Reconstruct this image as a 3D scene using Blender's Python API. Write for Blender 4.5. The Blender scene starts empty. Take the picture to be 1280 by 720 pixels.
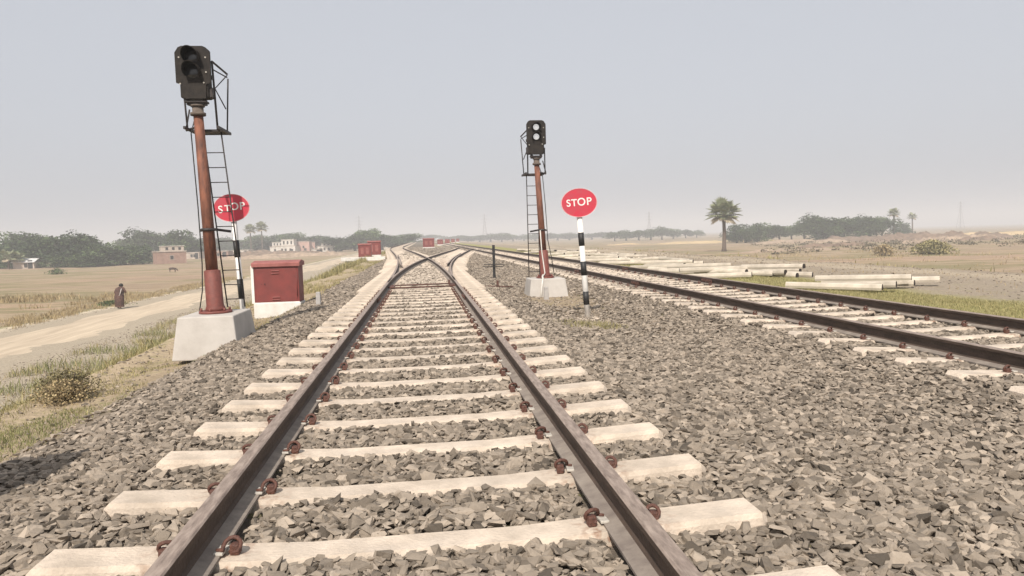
import bpy, bmesh, math, random
import numpy as np
from mathutils import Vector, Matrix

# ------------------------------------------------------------------ camera, world, sun, exposure
scene = bpy.context.scene
C = scene.collection
CAM_H = 1.27
YAW, PITCH, ROLL = math.radians(6.966), math.radians(4.075), .028
fw = Vector((math.sin(YAW)*math.cos(PITCH), math.cos(YAW)*math.cos(PITCH), -math.sin(PITCH)))
rt = Vector((math.cos(YAW), -math.sin(YAW), 0)); up = rt.cross(fw)
rt2 = rt*math.cos(ROLL) - up*math.sin(ROLL); up2 = rt*math.sin(ROLL) + up*math.cos(ROLL)
cd = bpy.data.cameras.new('camera'); cam = bpy.data.objects.new('camera', cd); C.objects.link(cam)
m3 = Matrix((rt2, up2, -fw)).transposed()
cam.matrix_world = Matrix.Translation((0, 0, CAM_H)) @ m3.to_4x4()
cd.sensor_width = 36; cd.lens = 900/1280*36; cd.clip_start = .05; cd.clip_end = 8000
scene.camera = cam

SUN_EL, SUN_DIR = math.radians(47), Vector((.30, 1, 0)).normalized()     # horizontal travel of the light
world = bpy.data.worlds.new('World'); scene.world = world; world.use_nodes = True
wn = world.node_tree; wn.nodes.clear()
wo = wn.nodes.new('ShaderNodeOutputWorld'); bg = wn.nodes.new('ShaderNodeBackground')
sky = wn.nodes.new('ShaderNodeTexSky'); sky.sky_type = 'NISHITA'; sky.sun_disc = False
sky.sun_elevation = SUN_EL
toward = -SUN_DIR
sky.sun_rotation = math.atan2(toward.x, toward.y)
sky.air_density = 1.0; sky.dust_density = 6.0; sky.ozone_density = 1.0; sky.altitude = 0
hs = wn.nodes.new('ShaderNodeHueSaturation'); hs.inputs['Saturation'].default_value = .42; hs.inputs['Value'].default_value = 1.0
mxs = wn.nodes.new('ShaderNodeMixRGB'); mxs.inputs[0].default_value = .62; mxs.inputs[2].default_value = (7.5, 7.85, 8.6, 1)
wn.links.new(sky.outputs[0], hs.inputs['Color']); wn.links.new(hs.outputs[0], mxs.inputs[1])
wn.links.new(mxs.outputs[0], bg.inputs[0]); bg.inputs[1].default_value = .103
wn.links.new(bg.outputs[0], wo.inputs[0])
sl = bpy.data.lights.new('sun', 'SUN'); sl.energy = 5.0; sl.angle = math.radians(.6); sl.color = (1, .92, .83)
so = bpy.data.objects.new('sun', sl); C.objects.link(so)
ld = Vector((SUN_DIR.x*math.cos(SUN_EL), SUN_DIR.y*math.cos(SUN_EL), -math.sin(SUN_EL)))
so.rotation_euler = ld.to_track_quat('-Z', 'Y').to_euler()
scene.view_settings.view_transform = 'Standard'; scene.view_settings.look = 'None'
scene.view_settings.exposure = 0.0; scene.view_settings.gamma = 1
scene.render.engine = 'CYCLES'

rng = np.random.default_rng(7); random.seed(7)

# ------------------------------------------------------------------ materials
def mat(name, c1, c2=None, scale=8, rough=.85, bump=.2, bscale=None, spec=.3, metal=0, attr=None, detail=6, stretch=None, obj_rand=0, bdist=.02):
    m = bpy.data.materials.new(name); m.use_nodes = True; nt = m.node_tree; N = nt.nodes; L = nt.links
    p = N['Principled BSDF']; p.inputs['Roughness'].default_value = rough; p.inputs['Specular IOR Level'].default_value = spec
    p.inputs['Metallic'].default_value = metal
    c2 = c2 or tuple(v*.75 for v in c1)
    tc = N.new('ShaderNodeTexCoord'); mp = N.new('ShaderNodeMapping'); L.new(tc.outputs['Object'], mp.inputs[0])
    if stretch: mp.inputs['Scale'].default_value = stretch
    nz = N.new('ShaderNodeTexNoise'); nz.inputs['Scale'].default_value = scale; nz.inputs['Detail'].default_value = detail; nz.inputs['Roughness'].default_value = .62
    L.new(mp.outputs[0], nz.inputs['Vector'])
    cr = N.new('ShaderNodeValToRGB'); cr.color_ramp.elements[0].position = .32; cr.color_ramp.elements[1].position = .68
    cr.color_ramp.elements[0].color = (*c2, 1); cr.color_ramp.elements[1].color = (*c1, 1)
    if attr:
        at = N.new('ShaderNodeAttribute'); at.attribute_name = attr
        mr = N.new('ShaderNodeMath'); mr.operation = 'MULTIPLY_ADD'; L.new(nz.outputs[0], mr.inputs[0]); mr.inputs[1].default_value = .5
        L.new(at.outputs['Fac'], mr.inputs[2]); ms = N.new('ShaderNodeMath'); ms.operation = 'SUBTRACT'; L.new(mr.outputs[0], ms.inputs[0]); ms.inputs[1].default_value = .25
        cr.color_ramp.elements[0].position = .05; cr.color_ramp.elements[1].position = .95
        L.new(ms.outputs[0], cr.inputs[0])
    else: L.new(nz.outputs[0], cr.inputs[0])
    out = cr.outputs[0]
    if obj_rand:
        oi = N.new('ShaderNodeObjectInfo'); mr2 = N.new('ShaderNodeMapRange'); L.new(oi.outputs['Random'], mr2.inputs[0])
        mr2.inputs[3].default_value = 1-obj_rand; mr2.inputs[4].default_value = 1.0
        h = N.new('ShaderNodeHueSaturation'); L.new(out, h.inputs['Color']); L.new(mr2.outputs[0], h.inputs['Value']); out = h.outputs[0]
    L.new(out, p.inputs['Base Color'])
    if bump:
        nb = N.new('ShaderNodeTexNoise'); nb.inputs['Scale'].default_value = bscale or scale*4; nb.inputs['Detail'].default_value = 5
        L.new(tc.outputs['Object'], nb.inputs['Vector']); b = N.new('ShaderNodeBump'); b.inputs['Strength'].default_value = bump; b.inputs['Distance'].default_value = bdist
        L.new(nb.outputs[0], b.inputs['Height']); L.new(b.outputs[0], p.inputs['Normal'])
    return m

M = {}
M['stone'] = mat('stone', (.385,.322,.255), (.088,.073,.057), 22, .9, .35, 60, .2, attr='rnd')
M['under'] = mat('under', (.12,.10,.08), (.07,.06,.05), 20, .95, .5, 40, .1)
M['concrete'] = mat('concrete', (.68,.575,.465), (.45,.38,.305), 6, .9, .35, 60, .2, obj_rand=.16)
M['concrete_dirty'] = mat('concrete_dirty', (.55,.27,.13), (.60,.48,.34), 12, .9, .2, 60, .2)
M['block'] = mat('block', (.50,.47,.43), (.40,.37,.335), 2.5, .9, .12, 30, .2)
M['whitewash'] = mat('whitewash', (.70,.68,.64), (.56,.53,.48), 4, .9, .15, 30, .2)
M['rail'] = mat('rail', (.12,.083,.062), (.06,.043,.033), 9, .75, .25, 50, .35, .25, stretch=(3,.5,3))
M['rail_top'] = mat('rail_top', (.40,.32,.265), (.19,.145,.118), 13, .62, .12, 50, .45, .25, stretch=(4,.7,1))
M['foot'] = mat('foot', (.29,.25,.21), (.18,.15,.13), 9, .9, .2, 50, .2)
M['rust'] = mat('rust', (.145,.062,.043), (.06,.03,.023), 40, .7, .3, 90, .4)
M['liner'] = mat('liner', (.55,.52,.46), (.35,.32,.28), 40, .6, .1)
M['mast'] = mat('mast', (.235,.092,.054), (.07,.032,.024), 16, .7, .25, 30, .35, stretch=(1,1,.25))
M['mast_base'] = mat('mast_base', (.21,.062,.048), (.12,.04,.032), 9, .65, .15, 30, .4)
M['darkmetal'] = mat('darkmetal', (.042,.032,.030), (.03,.026,.025), 12, .6, .2, 40, .4)
M['head'] = mat('head', (.030,.024,.019), (.011,.009,.008), 9, .75, .2, 30, .3, attr=None)
M['hoodin'] = mat('hoodin', (.012,.012,.012), (.008,.008,.008), 9, .9, .0)
M['red'] = mat('red', (.215,.046,.040), (.15,.038,.034), 4, .55, .05, 20, .4)
M['redlid'] = mat('redlid', (.33,.125,.11), (.22,.07,.06), 6, .65, .08, 20, .4)
M['signred'] = mat('signred', (.53,.032,.060), (.43,.060,.080), 9, .5, .03, 20, .4)
M['white'] = mat('white', (.80,.78,.74), (.68,.65,.60), 8, .6, .05, 20, .4)
M['rim'] = mat('rim', (.74,.42,.42), (.62,.30,.30), 10, .6, .0)
M['black'] = mat('black', (.028,.027,.026), (.018,.018,.018), 8, .55, .05, 20, .4)
M['pipe'] = mat('pipe', (.62,.60,.56), (.50,.47,.42), 8, .6, .05)
M['leaf'] = mat('leaf', (.125,.175,.065), (.022,.042,.018), 2, .8, 0, attr='rnd', spec=.2)
M['leaf2'] = mat('leaf2', (.22,.25,.10), (.07,.09,.04), 2, .8, 0, attr='rnd', spec=.2)
M['bark'] = mat('bark', (.16,.12,.09), (.08,.06,.05), 6, .95, .4)
M['grass'] = mat('grass', (.42,.36,.18), (.14,.135,.06), 3, .85, 0, attr='rnd', spec=.2)
M['drygrass'] = mat('drygrass', (.46,.36,.20), (.20,.15,.085), 3, .85, 0, attr='rnd', spec=.2)
M['brick'] = mat('brick', (.36,.235,.185), (.25,.16,.125), 1.5, .9, .2, 6, .2)
M['plaster'] = mat('plaster', (.50,.43,.36), (.37,.31,.26), .8, .9, .1, 5, .2)
M['plaster_white'] = mat('plaster_white', (.66,.62,.56), (.50,.46,.41), .8, .9, .1, 5, .2)
M['plaster_pink'] = mat('plaster_pink', (.52,.35,.29), (.42,.28,.24), .8, .9, .1, 5, .2)
M['tin'] = mat('tin', (.66,.66,.64), (.48,.46,.44), 2, .6, .1, 5, .4)
M['dark'] = mat('dark', (.03,.028,.026), (.02,.02,.02), 3, .7, 0)
M['pole_cap'] = mat('pole_cap', (.16,.13,.105), (.09,.07,.06), 12, .8, .1)
M['skin'] = mat('skin', (.13,.07,.05), (.10,.055,.04), 6, .6, 0)
M['shawl'] = mat('shawl', (.14,.078,.062), (.028,.017,.015), 9, .9, .2, 20)
M['hair'] = mat('hair', (.015,.012,.010), (.01,.008,.007), 9, .6, 0)
M['hide'] = mat('hide', (.09,.06,.045), (.05,.035,.028), 5, .8, 0)
M['steelgrey'] = mat('steelgrey', (.28,.27,.26), (.2,.19,.18), 6, .6, .05)
M['cement_stub'] = mat('cement_stub', (.42,.40,.38), (.32,.30,.28), 12, .9, .2)
M['orange'] = mat('orange', (.75,.38,.18), (.55,.35,.5), 60, .5, 0)
M['end_shade'] = mat('end_shade', (.045,.035,.03), (.025,.02,.018), 12, .9, .2)
M['rubble'] = mat('rubble', (.62,.54,.43), (.36,.30,.23), 6, .9, .2, attr='rnd')
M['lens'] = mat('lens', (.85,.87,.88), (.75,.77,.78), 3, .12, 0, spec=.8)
pl_ = M['lens'].node_tree.nodes['Principled BSDF']; pl_.inputs['Emission Color'].default_value = (1,1,1,1); pl_.inputs['Emission Strength'].default_value = .45  # added emission stands in for reflected sky, whitening lenses inside the hoods
M['lens_dark'] = mat('lens_dark', (.035,.035,.04), (.02,.02,.022), 3, .15, 0, spec=.6)

def add_seat_stain(m):
    nt = m.node_tree; N = nt.nodes; L = nt.links; p = N['Principled BSDF']; src = p.inputs['Base Color'].links[0].from_socket
    tc = N.new('ShaderNodeTexCoord'); sp = N.new('ShaderNodeSeparateXYZ'); L.new(tc.outputs['Object'], sp.inputs[0])
    a = N.new('ShaderNodeMath'); a.operation = 'ABSOLUTE'; L.new(sp.outputs['X'], a.inputs[0])
    b = N.new('ShaderNodeMath'); b.operation = 'SUBTRACT'; L.new(a.outputs[0], b.inputs[0]); b.inputs[1].default_value = .88
    c = N.new('ShaderNodeMath'); c.operation = 'ABSOLUTE'; L.new(b.outputs[0], c.inputs[0])
    mr = N.new('ShaderNodeMapRange'); L.new(c.outputs[0], mr.inputs[0]); mr.inputs[1].default_value = .26; mr.inputs[2].default_value = .10
    nz = N.new('ShaderNodeTexNoise'); nz.inputs['Scale'].default_value = 26; nz.inputs['Detail'].default_value = 6; geo = N.new('ShaderNodeNewGeometry'); L.new(geo.outputs['Position'], nz.inputs['Vector'])
    cr = N.new('ShaderNodeValToRGB'); cr.color_ramp.elements[0].position = .48; cr.color_ramp.elements[1].position = .66; L.new(nz.outputs[0], cr.inputs[0])
    mu = N.new('ShaderNodeMath'); mu.operation = 'MULTIPLY'; L.new(mr.outputs[0], mu.inputs[0]); L.new(cr.outputs[0], mu.inputs[1])
    mx = N.new('ShaderNodeMixRGB'); L.new(mu.outputs[0], mx.inputs[0]); L.new(src, mx.inputs[1]); mx.inputs[2].default_value = (.26,.15,.10,1)
    # grey dust blotches, different on every sleeper
    nz2 = N.new('ShaderNodeTexNoise'); nz2.inputs['Scale'].default_value = 3.2; nz2.inputs['Detail'].default_value = 7; nz2.inputs['Roughness'].default_value = .7; L.new(geo.outputs['Position'], nz2.inputs['Vector'])
    c2 = N.new('ShaderNodeValToRGB'); c2.color_ramp.elements[0].position = .47; c2.color_ramp.elements[1].position = .66; L.new(nz2.outputs[0], c2.inputs[0])
    m2 = N.new('ShaderNodeMath'); m2.operation = 'MULTIPLY'; L.new(c2.outputs[0], m2.inputs[0]); m2.inputs[1].default_value = .55
    mx2 = N.new('ShaderNodeMixRGB'); L.new(m2.outputs[0], mx2.inputs[0]); L.new(mx.outputs[0], mx2.inputs[1]); mx2.inputs[2].default_value = (.47,.41,.345,1)
    L.new(mx2.outputs[0], p.inputs['Base Color'])
add_seat_stain(M['concrete'])

# ------------------------------------------------------------------ helpers
def link(name, me, material=None, parent=None, loc=None):
    o = bpy.data.objects.new(name, me); C.objects.link(o)
    if material is not None:
        for mm in (material if isinstance(material, (list, tuple)) else [material]): me.materials.append(mm)
    if parent: o.parent = parent
    if loc is not None: o.location = loc
    return o
def obj(name, bm, material=None, parent=None, smooth=False):
    me = bpy.data.meshes.new(name); bm.normal_update(); bm.to_mesh(me); bm.free()
    if smooth: me.polygons.foreach_set('use_smooth', [True]*len(me.polygons))
    return link(name, me, material, parent)
def tag(o, label=None, cat=None, group=None, kind=None):
    if label: o['label'] = label
    if cat: o['category'] = cat
    if group: o['group'] = group
    if kind: o['kind'] = kind
    return o
def thing(name, label, cat, loc=(0,0,0), rotz=0, group=None):
    o = bpy.data.objects.new(name, None); C.objects.link(o); o.empty_display_size = .2
    o.location = loc; o.rotation_euler = (0,0,rotz)
    return tag(o, label, cat, group)
def kids(o): return [c for c in bpy.data.objects if c.parent == o]
def box(bm, cx, cy, cz, sx, sy, sz, bev=0, rot=None, mi=0, taper=None):
    """taper = (tx, ty): scale of the top face"""
    vs = []
    for z in (-.5, .5):
        t = taper if (taper and z > 0) else (1, 1)
        for x, y in ((-.5,-.5),(.5,-.5),(.5,.5),(-.5,.5)):
            v = Vector((x*sx*t[0], y*sy*t[1], z*sz))
            if rot: v = rot @ v
            vs.append(bm.verts.new((cx+v.x, cy+v.y, cz+v.z)))
    fs = [bm.faces.new([vs[i] for i in f]) for f in ((3,2,1,0),(4,5,6,7),(0,1,5,4),(1,2,6,5),(2,3,7,6),(3,0,4,7))]
    for f in fs: f.material_index = mi
    if bev:
        es = list({e for f in fs for e in f.edges})
        bmesh.ops.bevel(bm, geom=es, offset=bev, segments=2, affect='EDGES', profile=.5)
    return vs
def tube(bm, pts, r, seg=8, mi=0, closed=False, caps=True):
    pts = [Vector(p) for p in pts]; rs = r if isinstance(r, (list, tuple)) else [r]*len(pts)
    rings = []; n = len(pts); ref = None
    for i, p in enumerate(pts):
        a = pts[(i-1) % n] if (i > 0 or closed) else pts[i]
        b = pts[(i+1) % n] if (i < n-1 or closed) else pts[i]
        t = (b-a).normalized()
        if ref is None:
            ref = Vector((0,0,1)) if abs(t.z) < .9 else Vector((1,0,0))
        u = (ref - t*ref.dot(t)); u = u.normalized() if u.length > 1e-5 else t.orthogonal().normalized(); ref = u; w = t.cross(u)
        rings.append([bm.verts.new(p + (u*math.cos(2*math.pi*k/seg) + w*math.sin(2*math.pi*k/seg))*rs[i]) for k in range(seg)])
    m = n if closed else n-1
    for i in range(m):
        A, B = rings[i], rings[(i+1) % n]
        for k in range(seg):
            f = bm.faces.new((A[k], A[(k+1)%seg], B[(k+1)%seg], B[k])); f.material_index = mi; f.smooth = True
    if caps and not closed:
        f = bm.faces.new(rings[0][::-1]); f.material_index = mi
        f = bm.faces.new(rings[-1]); f.material_index = mi
def prism(bm, poly, axis, a, b, mi=0, bev=0):
    """poly = list of 2D points; extruded along axis from a to b"""
    def P(u, v, w): return {'x': (w,u,v), 'y': (u,w,v), 'z': (u,v,w)}[axis]
    A = [bm.verts.new(P(u,v,a)) for u,v in poly]; B = [bm.verts.new(P(u,v,b)) for u,v in poly]; n = len(poly)
    fs = [bm.faces.new(A), bm.faces.new(B[::-1])]
    for i in range(n): fs.append(bm.faces.new((A[i], B[i], B[(i+1)%n], A[(i+1)%n])))
    for f in fs: f.material_index = mi
    bmesh.ops.recalc_face_normals(bm, faces=fs)
    return fs
def npmesh(name, V, F, attr=None, material=None, fsize=3, smooth=False):
    me = bpy.data.meshes.new(name); nV, nF = len(V), len(F)
    me.vertices.add(nV); me.vertices.foreach_set('co', np.ascontiguousarray(V, dtype=np.float32).ravel())
    me.loops.add(nF*fsize); me.loops.foreach_set('vertex_index', np.ascontiguousarray(F, dtype=np.int32).ravel())
    me.polygons.add(nF); me.polygons.foreach_set('loop_start', np.arange(0, nF*fsize, fsize, dtype=np.int32))
    me.polygons.foreach_set('use_smooth', np.full(nF, bool(smooth), dtype=bool))
    me.update(calc_edges=True)
    if attr is not None:
        a = me.attributes.new('rnd', 'FLOAT', 'POINT'); a.data.foreach_set('value', np.ascontiguousarray(attr, dtype=np.float32))
    if material is not None: me.materials.append(material)
    return me
def vnoise(x, y, s, seed=0):
    """smooth value noise, cells of size s"""
    x = np.asarray(x, float)/s; y = np.asarray(y, float)/s
    xi = np.floor(x).astype(np.int64); yi = np.floor(y).astype(np.int64); fx = x-xi; fy = y-yi
    fx = fx*fx*(3-2*fx); fy = fy*fy*(3-2*fy)
    def h(a, b):
        n = (a*374761393 + b*668265263 + seed*1442695041) & 0x7fffffff
        n = ((n ^ (n >> 13))*1274126177) & 0x7fffffff
        return ((n ^ (n >> 16)) & 0xffff)/65535.
    return (h(xi,yi)*(1-fx)+h(xi+1,yi)*fx)*(1-fy) + (h(xi,yi+1)*(1-fx)+h(xi+1,yi+1)*fx)*fy - .5

# ------------------------------------------------------------------ terrain
PLAIN = -2.7
PX = [-9.6, -9.0, -5.4, -4.95, -4.6, -4.2, -3.4, -2.8, -2.0, -1.6, 1.6, 2.1, 3.0, 3.9, 4.3, 7.3, 7.7, 8.3, 12, 16.8, 17.4, 22, 23]
PZ = [PLAIN, -2.6, -.80, -.52, -.42, -.48, -.42, -.16, -.07, -.045, -.045, -.10, -.15, -.10, -.035, -.035, -.08, -.08, -.10, -.13, -.35, -2.6, PLAIN]
def zt(x, y):
    x = np.asarray(x, float); y = np.asarray(y, float)
    wob = vnoise(x*0, y, 6, 3)*.5*np.clip((np.abs(x-2)-4.5)/3, 0, 1)
    z = np.interp(x+wob, PX, PZ)
    soft = np.clip((np.abs(x-2.3)-5.6)/1.5, 0, 1)
    z = z + soft*(vnoise(x, y, 1.1, 5)*.07 + vnoise(x, y, .35, 6)*.03 + vnoise(x, y, 5, 8)*.10)
    far = np.clip((np.abs(x)-24)/30, 0, 1)
    z = z + far*(vnoise(x, y, 18, 9)*.35 + vnoise(x, y, 60, 10)*.5)
    z = z - .6*np.clip((np.hypot(x, y)-180)/150, 0, 1)*np.clip((np.abs(x)-30)/60, 0, 1)
    return z
def grid(xs, ys, zf, name, material, kind='structure'):
    X, Y = np.meshgrid(xs, ys); Z = zf(X, Y); V = np.stack([X, Y, Z], -1).reshape(-1, 3)
    nx, ny = len(xs), len(ys); i = np.arange(nx-1); j = np.arange(ny-1)
    I, J = np.meshgrid(i, j); a = (J*nx+I).ravel(); F = np.stack([a, a+1, a+nx+1, a+nx], -1)
    me = npmesh(name, V, F, None, material, 4, True)
    o = link(name, me); o['kind'] = kind; return o
def axis(parts):
    out = []
    for a, b, s in parts: out += list(np.arange(a, b, s))
    return np.array(out + [parts[-1][1]])

def ground_material():
    m = bpy.data.materials.new('ground'); m.use_nodes = True; nt = m.node_tree; N = nt.nodes; L = nt.links
    p = N['Principled BSDF']; p.inputs['Roughness'].default_value = .95; p.inputs['Specular IOR Level'].default_value = .1
    tc = N.new('ShaderNodeTexCoord'); sp = N.new('ShaderNodeSeparateXYZ'); L.new(tc.outputs['Object'], sp.inputs[0])
    def noise(scale, detail=5, stretch=None, rough=.6):
        n = N.new('ShaderNodeTexNoise'); n.inputs['Scale'].default_value = scale; n.inputs['Detail'].default_value = detail; n.inputs['Roughness'].default_value = rough
        if stretch:
            mp = N.new('ShaderNodeMapping'); mp.inputs['Scale'].default_value = stretch; L.new(tc.outputs['Object'], mp.inputs[0]); L.new(mp.outputs[0], n.inputs['Vector'])
        else: L.new(tc.outputs['Object'], n.inputs['Vector'])
        return n.outputs[0]
    def math_(op, a, b=None, c=None):
        n = N.new('ShaderNodeMath'); n.operation = op
        for i, v in enumerate((a, b, c)):
            if v is None: continue
            if isinstance(v, (int, float)): n.inputs[i].default_value = v
            else: L.new(v, n.inputs[i])
        return n.outputs[0]
    def ramp(fac, stops, interp='LINEAR'):
        r = N.new('ShaderNodeValToRGB'); r.color_ramp.interpolation = interp; e = r.color_ramp.elements
        while len(e) < len(stops): e.new(.5)
        for i, (q, c) in enumerate(stops): e[i].position = q; e[i].color = (*c, 1)
        L.new(fac, r.inputs[0]); return r.outputs[0]
    def mix(f, a, b, mode='MIX'):
        n = N.new('ShaderNodeMixRGB'); n.blend_type = mode
        for i, v in enumerate((f, a, b)):
            if isinstance(v, (int, float)): n.inputs[i].default_value = v
            elif isinstance(v, tuple): n.inputs[i].default_value = (*v, 1)
            else: L.new(v, n.inputs[i])
        return n.outputs[0]
    n1 = noise(1.6, 6); n2 = noise(.35, 4)
    xx = math_('MULTIPLY_ADD', n1, 1.1, math_('ADD', sp.outputs['X'], -.55)); xx = math_('MULTIPLY_ADD', n2, 1.4, math_('ADD', xx, -.7))
    fac = math_('DIVIDE', math_('ADD', xx, 30), 60)
    q = lambda x: (x+30)/60
    sand = (.46,.37,.255); soil = (.36,.285,.195); gr = (.21,.20,.085); grd = (.13,.14,.055); verge = (.42,.36,.275); under = (.19,.16,.13)
    fieldL = (.38,.30,.195); gravel = (.345,.29,.225); gravelL = (.44,.37,.28); rg = (.33,.31,.13); fieldR = (.32,.26,.18)
    col = ramp(fac, [(0, fieldL), (q(-22.2), fieldL), (q(-21.7), gr), (q(-21.1), (.66,.57,.43)), (q(-20.5), verge), (q(-13), verge), (q(-10.8), verge), (q(-9.4), grd), (q(-6), gr), (q(-5.0), sand),
                     (q(-4.2), sand), (q(-3.3), soil), (q(-2.6), under), (q(1.9), under), (q(2.4), soil), (q(3.4), soil), (q(3.9), under), (q(7.3), under), (q(7.7), rg), (q(10.0), rg), (q(10.8), gravel),
                     (q(13.8), gravel), (q(14.6), gravelL), (q(15.6), gravelL), (q(16.4), gravel), (q(17.2), fieldR), (q(20), gr), (q(23.5), fieldR), (1, fieldR)])
    # field patches: long strips of stubble, bare soil and low green
    fp = noise(.045, 4, (.35, 1.6, 1), .55); fp2 = noise(.25, 6, (.5, 2.2, 1), .6)
    patch = ramp(math_('MULTIPLY_ADD', fp2, .35, math_('MULTIPLY', fp, .82)), [(.40, (.44,.33,.215)), (.47, (.30,.225,.155)), (.52, (.42,.32,.22)), (.56, (.29,.235,.14)), (.60, (.24,.215,.11)), (.65, (.45,.32,.225)), (.72, (.33,.245,.17))])
    dist = math_('ABSOLUTE', sp.outputs['X']); far = N.new('ShaderNodeMapRange'); L.new(dist, far.inputs[0]); far.inputs[1].default_value = 22; far.inputs[2].default_value = 26
    col = mix(far.outputs[0], col, patch)
    # fine speckle everywhere
    sp1 = noise(14, 6, None, .7); sp2 = noise(60, 3)
    spk = ramp(math_('ADD', math_('MULTIPLY', sp1, .6), math_('MULTIPLY', sp2, .4)), [(.30, (.40,.39,.38)), (.5, (.82,.81,.80)), (.68, (1.2,1.18,1.14))])
    col = mix(.85, col, spk, 'MULTIPLY')
    # grassy flecks near the track
    fl = noise(3.2, 6, None, .72); flm = ramp(fl, [(.54, (0,0,0)), (.64, (1,1,1))])
    near = N.new('ShaderNodeMapRange'); L.new(dist, near.inputs[0]); near.inputs[1].default_value = 14; near.inputs[2].default_value = 9
    flf = math_('MULTIPLY', math_('MULTIPLY', flm, near.outputs[0]), .6)
    col = mix(flf, col, (.23,.22,.09))
    L.new(col, p.inputs['Base Color'])
    b = N.new('ShaderNodeBump'); b.inputs['Strength'].default_value = .6; b.inputs['Distance'].default_value = .05
    L.new(math_('ADD', noise(9, 8, None, .7), math_('MULTIPLY', noise(45, 4), .5)), b.inputs['Height']); L.new(b.outputs[0], p.inputs['Normal'])
    return m
xs = axis([(-3000,-400,200),(-400,-100,20),(-100,-24,3),(-24,-11,.5),(-11,-2.6,.16),(-2.6,8,.3),(8,13,.22),(13,24,.4),(24,100,3),(100,400,20),(400,3000,200)])
ys = axis([(-60,-4,4),(-4,3,.5),(3,16,.16),(16,40,.4),(40,120,1.2),(120,400,8),(400,1000,40),(1000,3400,200)])
grid(xs, ys, zt, 'ground', ground_material())

# dirt road with wheel tracks, left
M['dirtroad'] = mat('dirtroad', (.56,.465,.345), (.40,.325,.24), .9, .95, .4, 14, .1, stretch=(3.2,.22,1))
def road_xs(y): return np.clip((y-10)/20, 0, 1)
def zroad(X, Y):
    return zt(X, Y) + .012 + .02*np.cos((X+17)*2.2)
rxs = np.linspace(-20.2, -14.0, 26)
def road_mesh():
    ysr = axis([(-20,60,1.2),(60,200,5),(200,420,20)])
    T = np.linspace(0, 1, 24); X = []; Y = []
    for y in ysr:
        l = -19.5 + float(vnoise(0, y, 5, 21))*1.0 + float(vnoise(0, y, 1.3, 22))*.4; r = -14.9 + float(vnoise(0, y, 6, 23))*1.2 + float(vnoise(0, y, 1.3, 24))*.5
        X.append(l+(r-l)*T); Y.append(T*0+y)
    X = np.array(X); Y = np.array(Y); Z = zt(X, Y)+.03+.014*np.cos((X+17)*3)-.07*np.abs(T[None,:]*2-1)**6
    V = np.stack([X, Y, Z], -1).reshape(-1, 3); nx, ny = X.shape[1], X.shape[0]
    I, J = np.meshgrid(np.arange(nx-1), np.arange(ny-1)); a = (J*nx+I).ravel()
    me = npmesh('road', V, np.stack([a, a+1, a+nx+1, a+nx], -1), None, M['dirtroad'], 4, True)
    o = link('road', me); o['kind'] = 'structure'
road_mesh()

# ------------------------------------------------------------------ track geometry
HG = .88
MX, RX = -.06, 5.86
def sst(t): t = min(1, max(0, t)); return t*t*(3-2*t)
def cL(y): return MX - 4.0*sst((y-18)/107)
def cR(y): return MX + (RX-MX)*sst((y-18)/88)
def tangent(f, y): return (f(y+.5)-f(y-.5))
PROF = [(-.088,0,2),(.088,0,2),(.088,.012,2),(.022,.03,1),(.0095,.045,1),(.0095,.116,1),(.034,.128,1),(.036,.153,1),(.029,.160,0),(-.029,.160,0),(-.036,.153,1),(-.034,.128,1),(-.0095,.116,1),(-.0095,.045,1),(-.022,.03,2),(-.088,.012,2)]
def rail(name, path, label, group, z0=.012, prof=PROF):
    bm = bmesh.new(); rings = []; n = len(path)
    for i, (x, y) in enumerate(path):
        a = path[max(0,i-1)]; b = path[min(n-1,i+1)]; t = Vector((b[0]-a[0], b[1]-a[1], 0)).normalized(); r = Vector((t.y, -t.x, 0))
        rings.append([bm.verts.new(Vector((x,y,z0+pz)) + r*px) for px, pz, _ in prof])
    k = len(prof)
    for i in range(n-1):
        for j in range(k):
            f = bm.faces.new((rings[i][j], rings[i][(j+1)%k], rings[i+1][(j+1)%k], rings[i+1][j]))
            nm = prof[j][2]
            f.material_index = {0:0,1:1,2:2}[nm] if not (prof[j][2] == 1 and prof[(j+1)%k][2] == 0) else 0
    bm.faces.new(rings[0][::-1]); bm.faces.new(rings[-1])
    bmesh.ops.recalc_face_normals(bm, faces=bm.faces)
    o = obj(name, bm, [M['rail_top'], M['rail'], M['foot']])
    return tag(o, label, 'rail', group)
def ylist(a, b):
    out = []; y = a
    while y < b: out.append(y); y += .6 if y < 20 else (1.2 if y < 130 else 10)
    return out + [b]
G = 'steel rails of the railway tracks'
def rl(c, s, y): d = tangent(c, y); return (c(y) + s*HG/math.sqrt(1+d*d), y - s*HG*d)
r_main_l = rail('steel_rail', [rl(cL,-1,y) for y in ylist(-2,420)], 'rusty left running rail of the middle track, curving off to the left past the switch', G)
r_main_r = rail('steel_rail', [rl(cR,1,y) for y in ylist(-2,73.5)], 'rusty right running rail of the middle track, curving right towards the right hand track', G)
rail('steel_rail', [rl(cR,-1,y) for y in ylist(19.2,96)], 'switch rail starting at the left of the red rods and crossing over to the right', G)
rail('steel_rail', [rl(cL,1,y) for y in ylist(19.2,420)], 'switch rail starting at the right of the red rods and crossing over to the left', G)
r_right_n = rail('steel_rail', [(RX-HG,y) for y in ylist(-2,420)], 'long dark rail of the right hand track nearer the middle track', G)
r_right_f = rail('steel_rail', [(RX+HG,y) for y in ylist(-2,420)], 'long dark outer rail of the right hand track beside the grass strip', G)
GC = 'check rails beside the outer rails near the crossing'
def off(c, s, y, d): t = tangent(c, y); return (c(y)+s*(HG-d), y)
rail('check_rail', [off(cL,-1,y,.13+.05*max(0,abs(y-43)-9.5)/1.5) for y in ylist(32,54)], 'check rail inside the left outer rail level with the crossing', GC)
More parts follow.
